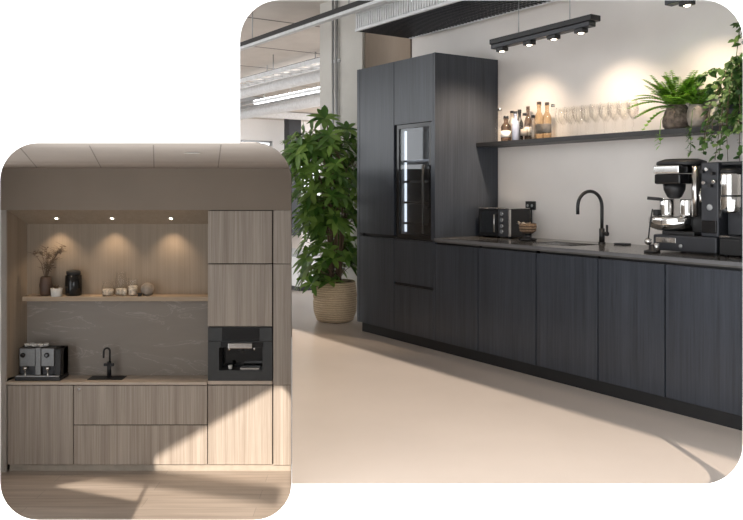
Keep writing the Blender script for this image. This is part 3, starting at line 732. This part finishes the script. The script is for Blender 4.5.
bs = [(500, .60, .036, .29, 'clear', 'slim clear bottle closest to the tall black cabinet', 'steel', False),
      (506, .52, .042, .21, 'brown', 'short smoky brown bottle near the tall cabinet', 'black', True),
      (512, .62, .034, .26, 'pale', 'pale bottle with a dark cap behind the short brown one', 'black', False),
      (515.5, .50, .030, .235, 'blue', 'blue-grey bottle at the front of the bottle cluster', 'black', False),
      (519.5, .60, .030, .26, 'black', 'dark opaque bottle right behind the blue-grey one', 'black', False),
      (524.5, .51, .032, .215, 'clear', 'clear bottle with a pale label in the cluster middle', 'black', True),
      (528, .655, .030, .285, 'brown', 'tall brown bottle at the back of the cluster', 'brown_ceramic', True),
      (533, .495, .028, .19, 'pale', 'short pale bottle in front of the amber one', 'black', False),
      (539, .57, .036, .30, 'amber', 'broad amber bottle, tallest of the cluster', 'brown_ceramic', True),
      (547, .52, .034, .28, 'amber', 'amber bottle with a paper label beside the drinking glasses', 'brown_ceramic', True),
      (553, .59, .032, .27, 'clear', 'slim clear bottle nearest the drinking glasses', 'steel', False)]
for q in bs: bottle(*q)
# drinking glasses: wine glasses in rows
def wine_glass(a, b):
    t = kthing('wine_glass', 'clear stemmed wine glass in the rows on the black shelf', 'wine glass', a, b, SZ1+.0005, 'wine glasses on the black shelf')
    MB().lathe([(.030, 0), (.031, .002), (.005, .006), (.0035, .02), (.0035, .095), (.012, .105), (.033, .14), (.036, .175), (.030, .225), (.0285, .225), (.0345, .175), (.0315, .142), (.010, .108), (0, .107)], (0, 0, 0), 18).build('glass_body', M['glass'], t)
    return t
proto = None; n = 0
for rowi, b in enumerate((.495, .575, .655)):
    a = la(560, b)+.02*rowi
    while a < la(646, b)-.04:
        if proto is None: proto = wine_glass(a, b)
        else:
            c = copy_tree(proto); c.location = wl(a+random.uniform(-.004, .004), b+random.uniform(-.004, .004), SZ1+.0005)
        a += .083; n += 1

# ------------------------------------------------------------------ fern pots, ivy
def frond(mb, p0, d, L, w, droop, n=16, strap=False):
    d = Vector(d).normalized(); prev = None
    for i in range(n):
        t = (i+.5)/n
        c = Vector(p0)+d*(L*t)+Vector((0, 0, -droop*L*t*t)); tn = (d+Vector((0, 0, -2*droop*t))).normalized()
        sd = tn.cross(Vector((0, 0, 1))).normalized()
        l = w*math.sin(PI*(t*.85+.12))**.7
        for s in (-1, 1): mb.leaf(c, sd*s+tn*.55+Vector((0, 0, .1)), (0, 0, 1), l, L/n*1.7, .25, n=2)
    pts = [Vector(p0)+d*(L*t)+Vector((0, 0, -droop*L*t*t)) for t in [i/6 for i in range(7)]]
    mb.tube(pts, .0025, 5, .001)
random.seed(21)
fb = .56; fa = la(677, fb)
t = kthing('potted_fern', 'bright green fern in a rough bark-like pot on the black shelf', 'plant', fa, fb, SZ1+.0005)
mb = MB(); prof_ = [(.07, 0), (.09, .02), (.095, .06), (.085, .11), (.065, .15), (.055, .165), (.045, .16)]
mb.lathe(prof_, (0, 0, 0), 30)
for v in mb.bm.verts: 
    q = 1+random.uniform(-.05, .05); v.co.x *= q; v.co.y *= q
mb.build('pot', M['rough_pot'], t)
mb = MB()
for i in range(52):
    an = random.uniform(0, 2*PI); el = random.uniform(.5, 2.4)
    
    dv = Vector((math.cos(an), math.sin(an)*.75-.1, el))
    frond(mb, (math.cos(an)*.02, math.sin(an)*.02-.01, .15), dv, random.uniform(.24, .36), .040, random.uniform(.15, .45))
for dv, L in (((-1, -.35, .55), .36), ((-1, -.2, .25), .3), ((-.9, -.6, .8), .34), ((1, -.3, .9), .34), ((.3, -.4, 1.6), .36), ((-.2, -.3, 1.7), .38), ((.7, -.2, 1.5), .38)): frond(mb, (0, -.02, .155), dv, L, .04, .45)
frond(mb, (-.04, -.05, .13), (-.8, -.5, .05), .16, .035, .9, 8); frond(mb, (.02, -.06, .14), (.1, -1, .2), .16, .03, .3, 8)
mb.build('fronds', M['fern'], t)
# a sprig that hangs over the shelf edge
mb = MB()
pt = [(-.02, -.10, .10), (-.02, -.145, .06), (-.025, -.15, -.03), (-.02, -.15, -.10)]
mb.tube(pt, .002, 5)
for i in range(16):
    u = random.random(); p = Vector(pt[2]).lerp(Vector(pt[3]), u*1.1)
    mb.leaf(p, (random.uniform(-1, 1), random.uniform(-.8, .1), random.uniform(-.4, .6)), (0, 0, 1), .04, .02, .3, n=3)
mb.build('hanging_sprig', M['fern'], t)
ob = .53; oa2 = la(697, ob)
t = kthing('potted_fern', 'leafy fern in an oval grey stone pot right of the rough pot', 'plant', oa2, ob, SZ1+.0005)
mb = MB().lathe([(.03, 0), (.055, .02), (.066, .07), (.062, .115), (.045, .15), (.04, .152), (.034, .145)], (0, 0, 0), 26, .9); mb.build('pot', M['stone_pot'], t)
mb = MB()
for i in range(26):
    an = random.uniform(0, 2*PI); frond(mb, (0, -.0, .135), (math.cos(an)*.9+.15, math.sin(an)*.6-.05, random.uniform(.5, 1.9)), random.uniform(.2, .34), .036, random.uniform(.3, .6), 14)
mb.build('fronds', M['fern'], t)
mb = MB()
pt = [(.01, -.02, .13), (.03, -.09, .11), (.035, -.115, .0), (.035, -.12, -.16)]
mb.tube(pt, .002, 5)
for i in range(26):
    p = Vector(pt[2]).lerp(Vector(pt[3]), random.random())
    mb.leaf(p, (random.uniform(-1, 1), random.uniform(-.8, .1), random.uniform(-.8, .4)), (0, 0, 1), .04, .02, .3, n=3)
mb.build('hanging_sprig', M['ivy'], t)
# trailing ivy
ib = .56; ia = la(741, ib)
t = kthing('trailing_ivy', 'dense trailing ivy spilling over the right end of the black shelf', 'plant', ia, ib, SZ1+.0005)
MB().lathe([(.06, 0), (.075, .01), (.085, .12), (.08, .125), (.07, .115)], (0, 0, 0), 24).build('pot', M['dark_grey'], t)
mb = MB(); st = MB()
def ivy_leaf(p, L):
    d = Vector((random.uniform(-1, 1), random.uniform(-1, .2), random.uniform(-.8, .4)))
    mb.leaf(p, d, (random.uniform(-.3, .3), -.6, .8), L, L*.85, .3, n=3)
for i in range(30):
    an = random.uniform(0, 2*PI); r = random.uniform(.08, .17); zt_ = random.uniform(-.05, .38)
    top = Vector((math.cos(an)*r*.9, math.sin(an)*r*.45-.03, .12+zt_*.8)); 
    if i % 2: end = top+Vector((math.cos(an)*.08, -.09, -random.uniform(.05, .2)))
    else: end = Vector((math.cos(an)*r*1.1+random.uniform(-.03, .03), -.165-random.uniform(0, .06), -random.uniform(.02, .25)))
    pts = [Vector((0, 0, .1)), top*.6+Vector((0, 0, .06)), top, (top+end)/2+Vector((0, -.05, .0)), end]
    pts = [Vector((p.x, min(p.y, .12), p.z)) for p in pts]
    st.tube(pts, .002, 5)
    for k in range(34):
        u = random.uniform(0, 3.999); j = int(u); ivy_leaf(pts[j].lerp(pts[j+1], u-j), random.uniform(.025, .055))
st.build('stems', M['bark'], t); mb.build('foliage', M['ivy'], t)
# upper climbing strand at the right end
mb = MB()
p0, p1 = Vector((0, -.02, .1)), Vector((.03, -.05, .66))
mb.tube([p0, p0.lerp(p1, .5)+Vector((-.03, 0, 0)), p1], .003, 5)
for k in range(40): ivy_leaf(p0.lerp(p1, random.uniform(.3, 1.02))+Vector((random.uniform(-.05, .06), random.uniform(-.03, .03), 0)), random.uniform(.03, .06))
mb.build('climbing_strand', M['ivy'], t)

# ------------------------------------------------------------------ coffee equipment at the right
eb = .25
def ex(px): return la(px, eb)
def ez(row): return lz(row, la(685, eb), eb)
ea = ex(650.5)
t = kthing('coffee_maker', 'large black and steel coffee maker with twin steel jugs on the counter', 'coffee machine', ea, eb, ZT+.0005)
def xx(px, dy=0.0): return la(px, eb+dy)-ea
def zz(row): return ez(row)-ZT
W2 = xx(716.5)
MB().box(xx(653), W2, .0, .34, .012, zz(236), .008).build('base', M['dark_grey'], t)
MB().box(xx(656), xx(676), -.004, .0, zz(244), zz(238.5), .002).build('base_slot', M['steel'], t)
MB().lathe([(.012, 0), (.012, -.006), (.006, -.006)], (xx(681), -.001, zz(246.5)), 18, axis='y').build('badge', M['grey_metal'], t)
for q in ((xx(655), .03), (W2-.02, .03), (xx(655), .3), (W2-.02, .3)): MB().cyl((q[0], q[1], 0), .015, .0115, 12).build('foot', M['black'], t)
MB().box(xx(660), xx(692), .02, .30, zz(236)+.0005, zz(232), .004).build('drip_grate', M['black'], t)
xw = xx(675, .14)
MB().lathe([(.11, zz(232)), (.155, zz(229)), (.163, zz(224)), (.163, zz(219)), (.156, zz(217.2)), (0, zz(217.2))], (xw, .14, 0), 40).build('warming_plate', M['chrome'], t)
for px in (667, 687.5):
    j = MB().lathe([(.043, zz(217.0)), (.045, zz(215)), (.045, zz(201)), (.042, zz(199.5)), (.0, zz(199.5))], (xx(px, .09), .09, 0), 26).build('jug', M['chrome'], t)
MB().cyl((xx(656.5, .05), .05, zz(217)), .022, .04, 18, bev=.004).build('knob', M['black'], t)
MB().lathe([(.03, zz(199)), (.045, zz(197)), (.066, zz(190)), (.07, zz(184)), (.0, zz(184))], (xx(674.5, .1), .1, 0), 28).build('filter_funnel', M['black'], t)
MB().box(xx(654), xx(680), .0, .2, zz(184), zz(173.5), .01).build('brew_head', M['black_gloss'], t)
MB().box(xx(653.5), xx(679), -.004, .2, zz(173), zz(165), .006).build('head_band', M['chrome'], t)
MB().lathe([(.15, zz(164.9)), (.165, zz(163.5)), (.16, zz(160.5)), (.11, zz(158)), (0, zz(158))], (xx(681.5, .15), .15, 0), 32, .8).build('top_cap', M['black'], t)
MB().cyl((xx(695.5, .07), .07, zz(217.0)), .022, zz(166)-zz(217), 24).build('steel_column', M['steel'], t)
MB().box(xx(681), xx(697), .11, .3, zz(235), zz(165), .01).build('back_tower', M['black'], t)
MB().box(xx(699), W2, .02, .32, zz(236)+.0005, zz(163), .008).build('side_tower', M['dark_grey'], t)
MB().box(xx(701), xx(715.5), .005, .019, zz(232), zz(220), .003).build('display', M['black_gloss'], t)
MB().lathe([(.02, 0), (.02, -.004), (.014, -.006)], (xx(708), .019, zz(207)), 20, axis='y').build('badge', M['grey_metal'], t)
for i, (px, r) in enumerate(((702, 172), (707, 170), (712, 174), (704, 183), (710, 186), (714, 182))):
    MB().cyl((xx(px), -.012, zz(r)), .010, .03, 14, 'y').build('valve', M['chrome'] if i % 2 else M['black'], t)
MB().tube([(xx(701), 0, zz(188)), (xx(702), -.02, zz(195)), (xx(703), -.02, zz(202))], .007, 8).build('steam_wand', M['chrome'], t)
hn = MB(); hn.tube([(xx(663, .06), .06, zz(200.5)), (xx(659, .03), .03, zz(199.5)), (xx(647.5), .0, zz(198.5))], .011, 12); hn.build('handle', M['black'], t)
# tamper with long lever beside it
la_ = la(656, .15)
t = kthing('lever_press', 'small press with a thin slanting lever left of the large coffee maker', 'press', la_-.045, .17, ZT+.0005)
MB().lathe([(.045, 0), (.05, .004), (.048, .012), (.02, .02), (.018, .05), (0, .052)], (0, 0, 0), 24).build('base', M['black'], t)
MB().ball((-.02, -.01, .07), .024, sub=2).build('joint', M['steel'], t)
MB().tube([(-.02, -.01, .08), (-.005, -.01, .19), (.012, -.01, .275)], .0045, 8).build('lever', M['black'], t)
MB().cyl((.035, .0, .012), .015, .05, 14).build('cylinder', M['chrome'], t)
# urn brewer
ub = .25; ua = la(719.3, ub)
t = kthing('urn_brewer', 'dark brewer holding a tall steel urn at the right edge of the counter', 'coffee machine', ua, ub, ZT+.0005)
def ux(px): return la(px, ub)-ua
def uz(row): return lz(row, la(731, ub), ub)-ZT
W3 = ux(752)
MB().box(ux(719.5), W3, .16, .34, .01, uz(161), .012).build('back_tower', M['dark_grey'], t)
MB().box(ux(719.5), W3, .0, .159, .01, uz(239), .004).box(ux(719.5), W3, -.004, .0, uz(238.4), uz(236.5)).build('base', M['black'], t)
MB().box(ux(720), ux(730), -.004, .1, uz(237.8), uz(236.2), .001).build('steel_lip', M['steel'], t)
MB().box(ux(720), W3, .08, .159, uz(236), uz(213), .004).build('support', M['dark_grey'], t)
uc = la(731, ub+.03)-ua
ru = (ux(742)-ux(721))/2*.93
MB().lathe([(ru*.9, uz(213)), (ru, uz(211)), (ru, uz(175)), (ru*.95, uz(173)), (0, uz(173))], (uc, .03, 0), 32).build('urn', M['chrome'], t)
MB().lathe([(ru*1.01, uz(197)), (ru*1.02, uz(196.5)), (ru*1.02, uz(195.5)), (ru*1.01, uz(195))], (uc, .03, 0), 32).build('urn_band', M['black'], t)
MB().lathe([(ru*.96, uz(172.8)), (ru*.99, uz(171)), (ru*.8, uz(168.5)), (0, uz(168))], (uc, .03, 0), 32).build('urn_lid', M['black'], t)
MB().box(ux(719.5), W3, .02, .16, uz(165), uz(161.5), .004).build('hood', M['black'], t)
MB().tube([(uc, .035-ru, uz(211)), (uc, -.075, uz(211)), (uc, -.08, uz(218))], .012, 10).build('spigot', M['black'], t)
for x in (ux(722), W3-.03): MB().cyl((x, .05, 0), .012, .0095, 12).build('foot', M['black'], t)

# ------------------------------------------------------------------ overhead: cable tray, spot rails, ceiling track, pipes
tb0, tb1, tz0, tz1, ta0, ta1 = -.05, .60, 2.80, 2.98, la(355, -.05), 3.7
t = kthing('cable_tray', 'wide grey slatted cable tray hung over the black cabinets', 'cable tray', ta0, tb0, tz0)
L_ = ta1-ta0; w_ = tb1-tb0
for y0 in (0, w_-.025):
    mb = MB(); mb.box(0, L_, y0, y0+.025, 0, .025).box(0, L_, y0, y0+.025, .155, .18)
    n = int(L_/.036)
    for i in range(n): mb.box(i*L_/n, i*L_/n+.022, y0+.008, y0+.017, .025, .155)
    mb.build('side_rail', M['tray_white'], t)
mb = MB()
for i in range(int(L_/.045)): mb.box(i*.045, i*.045+.014, .025, w_-.025, .004, .012)
for j in range(15): mb.box(0, L_, .03+j*.041, .042+j*.041, .012, .018)
mb.build('mesh_floor', M['dark_grey'], t)
random.seed(5); mb = MB()
for i in range(14):
    y = random.uniform(.06, w_-.06); pts = [(x*L_/14, max(.04, min(w_-.04, y+random.uniform(-.03, .03))), .035+random.uniform(0, .04)) for x in range(15)]
    mb.tube(pts, random.uniform(.008, .016), 6)
mb.build('cables', M['cable'], t)
mb = MB()
for x in (.4, 1.6, 2.8, 4.0): mb.cyl((x, .012, .18), .005, HC-tz0-.18, 8).cyl((x, w_-.012, .18), .005, HC-tz0-.18, 8)
mb.build('hanger_rods', M['grey_metal'], t)

def spot_rail(label, a0, a1, b, z0, z1, heads, lit):
    t = kthing('spot_rail', label, 'ceiling light', a0, b, z0, 'black spot rails over the shelf')
    L = a1-a0; tilt = (z1-z0)/L
    def sh(mb):
        for v in mb.bm.verts: v.co.z += v.co.x*tilt
        return mb
    sh(MB().box(0, L, -.05, .05, .045, .085, .004)).build('rail', M['black'], t)
    sh(MB().box(.0, L*.97, -.035, .035, .012, .044, .003)).build('gear_tray', M['dark_grey'], t)
    for i, fx in enumerate(heads):
        x = fx*L
        h_ = sh(MB().box(x-.04, x+.04, -.03, .03, -.018, .0115, .004)).build('lamp_head', M['black'], t)
        l_ = sh(MB().lathe([(.02, -.019), (.012, -.023), (0, -.024)], (x, 0, 0), 14)).build('lens', M['lamp_on'], h_)
        if lit and i in lit:
            sp = bpy.data.lights.new('spot_lamp', 'SPOT'); sp.energy = 28; sp.color = (1, .79, .59); sp.spot_size = R(104); sp.spot_blend = 1.0; sp.shadow_soft_size = .02
            so = bpy.data.objects.new('spot_lamp', sp); COL.objects.link(so); so.parent = t; so.location = (x, 0, -.04+x*tilt)
            so.rotation_euler = Vector((-.15 if i == 0 else 0, .40, -.70)).to_track_quat('-Z', 'Y').to_euler()
            if i == 1:                                            # this head is turned onto the side of the tall cabinet
                sp.energy = 130; sp.spot_size = R(70); so.rotation_euler = Vector((-.85, .06, -.80)).to_track_quat('-Z', 'Y').to_euler()
    mb = MB()
    for fx in (.27, .77): mb.cyl((fx*L, 0, .085+fx*L*tilt), .003, 2.7995-z0-.085-fx*L*tilt, 8)
    mb.build('wires', M['grey_metal'], t)
sb = .22
A0_, A1_ = la(494, sb), la(596, sb)
spot_rail('black spot rail hanging in front of the plastered wall above the bottles', A0_, A1_, sb, lz(51, A0_, sb), lz(27, A1_, sb), (.09, .38, .62, .87), (0, 1, 3))
A2_ = la(668, sb)
spot_rail('black spot rail cut off by the top edge, above the ferns', A2_, A2_+.9, sb, lz(8, A2_, sb), lz(8, A2_, sb)+.05, (.15, .5, .85), (0,))

# dark ceiling track crossing in front of the column
t = kthing('ceiling_track', 'long dark lighting track running below the concrete ceiling', 'ceiling track', -9.5, -.2, 2.93)
MB().box(0, 9.4, -.028, .028, .03, .075).build('track', M['black'], t)
MB().box(0, 9.4, -.02, .04, .0, .0295).build('white_channel', M['tray_white'], t)
mb = MB()
for x in (1.5, 4, 6.5, 8.5): mb.cyl((x, 0, .075), .006, HC-3.005, 8)
mb.build('hanger_rods', M['grey_metal'], t)
# conduits on the column
for px, r, lab in ((335.2, .012, 'left of the two grey conduits running down the concrete column'), (339.0, .016, 'right of the two grey conduits running down the concrete column')):
    a = la(px, bc); t = kthing('conduit', lab, 'conduit', a, bc-.030, 0, 'conduits on the concrete column')
    MB().cyl((0, 0, 0), r, HC, 12).build('pipe', M['grey_metal'], t)
    mb = MB()
    for z in (.6, 1.6, 2.7): mb.box(-.035, .035, -.0, .028, z, z+.03)
    mb.build('clips', M['tray_white'], t)
a = la(320, bc)
tag(MB().box(a-.03, a-.004, bc+.02, bc+.06, 2.35, HC).build('cable_duct', M['dark_grey'], None, wl(0, 0, 0), TH), 'thin dark cable duct down the left edge of the column', 'cable duct')
# far hall services
def run_pipe(name, label, b, z, a0, a1, r, m, drop=True, ladder=0.0):
    t = kthing(name, label, 'pipe', a0, b, z)
    L = a1-a0
    if ladder:
        mb = MB().box(0, L, -ladder, -ladder+.03, 0, .06).box(0, L, ladder-.03, ladder, 0, .06)
        for i in range(int(L/.3)): mb.box(i*.3, i*.3+.03, -ladder+.03, ladder-.03, .01, .03)
        mb.build('ladder_rails', m, t)
    else: MB().cyl((0, 0, 0), r, L, 14, 'x').build('pipe', m, t)
    for i in range(int(L/1.6)+1):
        MB().cyl((min(L-.05, .2+i*1.6), 0, r if not ladder else .031), .008, HC-z-(r if not ladder else .031), 6).build('hanger_rod', M['grey_metal'], t)
run_pipe('cable_ladder', 'white cable ladder hung across the far hall ceiling', 1.55, 3.05, -12.5, -3.2, 0, M['duct'], ladder=.18)
run_pipe('vent_duct', 'thick white duct behind the cable ladder in the far hall', 2.25, 3.12, -13.5, -3.4, .10, M['duct'])
run_pipe('ceiling_pipe', 'thin dark pipe above the white duct in the far hall', 1.95, 3.28, -13.5, -3.4, .025, M['dark_grey'])
run_pipe('cable_ladder', 'grey cable ladder deeper in the far hall near the windows', 3.2, 3.08, -15.0, -4.5, 0, M['grey_metal'], ladder=.2)
run_pipe('vent_duct', 'second white duct deepest in the far hall', 3.9, 3.10, -15.2, -5, .13, M['duct'])
t = kthing('cross_beam', 'white beam crossing the far hall below the ceiling', 'beam', -13.8, -2.5, 3.22); MB().box(-.12, .12, 0, 12, 0, .16).build('beam', M['duct'], t)
mb = MB(); mb.box(-.1, .1, 0, 12, 0, .1); t = kthing('cross_beam', 'dark beam crossing the far hall in front of the white one', 'beam', -11.2, -2.5, 3.29); mb.build('beam', M['grey_metal'], t)
for b, a0, lab in ((2.7, -8.9, 'added glowing bar between the white ducts that brightens the far hall'),):
    t = kthing('added_hall_glow', lab, 'ceiling light', a0, b, 2.98)  # added glowing bar, put here to brighten the hall ceiling and ducts
    MB().box(0, 3.2, -.05, .05, .0, .05).build('housing', M['duct'], t)
    MB().box(.02, 3.18, -.035, .035, -.012, -.0005).build('glow_below', glow('added_glow_down', (.95, .98, 1), 2), t)
    MB().box(.02, 3.18, -.035, .035, .0505, .06).build('glow_above', glow('added_glow_up', (.95, .98, 1), 12), t)
    mb = MB(); mb.cyl((.3, .045, .0505), .004, HC-3.032, 6).cyl((2.9, .045, .0505), .004, HC-3.032, 6); mb.build('wires', M['grey_metal'], t)
# low white bench far behind the plant
bx_, by_ = inv((296-CX)/F*11.0, 11.0)
t = kthing('storage_bench', 'low white storage bench standing far behind the basket plant', 'bench', bx_, by_, 0)
MB().box(-.9, .5, -.25, .25, .06, .45, .01).build('body', M['white'], t); MB().box(-.88, .48, -.22, .22, 0, .0595).build('base', M['black'], t)
MB().box(-.92, .52, -.27, .27, .451, .48, .005).build('top', M['grey_metal'], t)

# ------------------------------------------------------------------ umbrella plant in a woven basket
random.seed(33)
PX_, PY_ = (335-CX)/F*8.1, 8.1
t = thing('umbrella_plant', 'big bushy green umbrella plant in a woven basket beside the black cabinets', 'plant', (PX_, PY_, 0))
MB().lathe([(.15, 0), (.185, .015), (.215, .10), (.222, .2), (.215, .235), (.224, .25), (.215, .33), (.205, .40), (.195, .405), (.19, .39), (.195, .3), (.2, .2)], (0, 0, 0), 36).build('basket', M['basket'], t)
MB().lathe([(.19, .34), (.1, .35), (0, .355)], (0, 0, 0), 24).build('soil', M['soil'], t)
st = MB(); mb = MB()
stems = []
for i in range(9):
    an = random.uniform(0, 2*PI); r = random.uniform(.05, .22); h = random.uniform(1.1, 1.85) if i else 1.9
    p = [Vector((math.cos(an)*.05, math.sin(an)*.05, .34)), Vector((math.cos(an)*r*.5, math.sin(an)*r*.5, .34+(h-.34)*.5)), Vector((math.cos(an)*r, math.sin(an)*r, h))]
    if i == 0: p[2] = Vector((-.08, 0, 1.98)); p[1] = Vector((.03, 0, 1.1))
    st.tube(p, .014, 7, .006); stems.append(p)
def ok(v):
    w = Vector((v.x+PX_, v.y+PY_, v.z))
    if w.z < .26: return False
    a, b = inv(w.x, w.y)
    if b > .40 and a > a_l-.06: return False          # clear of the column
    if a > -1.2 and b > -.03: return False            # clear of the tall cabinet
    p, q = px_of(w)
    if w.y < 7.9 and p < 294.5 and q > 141 and not (p > 254 and q < 181 and math.hypot(p-254, q-181) > 40.5): return False
    return True
def cluster(c, out, nl, L):
    out = out.normalized()
    s = out.orthogonal().normalized(); q = out.cross(s)
    for k in range(nl):
        an = 2*PI*k/nl+random.uniform(-.15, .15)
        d = (s*math.cos(an)+q*math.sin(an))+out*.25
        l = L*random.uniform(.8, 1.1)
        tip = c+d.normalized()*l+Vector((0, 0, -.4*l))
        if ok(tip) and ok((c+tip)/2): mb.leaf(c, d, out+Vector((0, 0, .3)), l, l*.37, random.uniform(.1, .45), n=4)
def half_width(z):                                    # outline of the crown
    pts = [(.30, .20), (.45, .30), (.7, .36), (1.0, .38), (1.3, .41), (1.6, .43), (1.82, .42), (1.95, .3), (2.0, .1)]
    for (z0, w0), (z1, w1) in zip(pts, pts[1:]):
        if z0 <= z <= z1: return w0+(w1-w0)*(z-z0)/(z1-z0)
    return .05
for i in range(190):
    z = .38+1.55*random.random()**.9; an = random.uniform(0, 2*PI); hw = half_width(z); rr = hw*math.sqrt(random.uniform(.15, 1))*.86
    c = Vector((math.cos(an)*rr-.05-.10*max(0, z-1.3), math.sin(an)*rr, z))
    if z < .5: c.x -= .1
    if not ok(c): continue
    out = Vector((math.cos(an)*.8+random.uniform(-.5, .5), math.sin(an)*.8+random.uniform(-.5, .5), random.uniform(.1, 1.6)))
    base = min((s[0].lerp(s[1], u*2) if u < .5 else s[1].lerp(s[2], u*2-1) for s in stems for u in (.1, .3, .5, .7, .9, 1)), key=lambda p: (p-c-Vector((0, 0, -.1))).length)
    st.tube([base, (base+c)/2+Vector((0, 0, .02)), c], .004, 5, .0025)
    cluster(c, out, random.choice((6, 7, 8)), random.uniform(.12, .19))
cluster(Vector((-.10, -.05, 2.04)), Vector((0, -.7, .8)), 10, .2); cluster(Vector((.12, -.05, 1.93)), Vector((.2, -.7, .8)), 8, .17)
for i in range(16): cluster(Vector((random.uniform(-.50, -.18), random.uniform(-.2, .15), random.uniform(1.62, 1.88))), Vector((-.5, -.3, random.uniform(.4, 1.2))), 7, random.uniform(.11, .15))
for i in range(5): cluster(Vector((-.17+.02*i, -.05, .40-.035*i)), Vector((-.3, -.6, .5)), 6, .10)
st.build('stems', M['bark'], t); mb.build('foliage', M['leaf'], t)
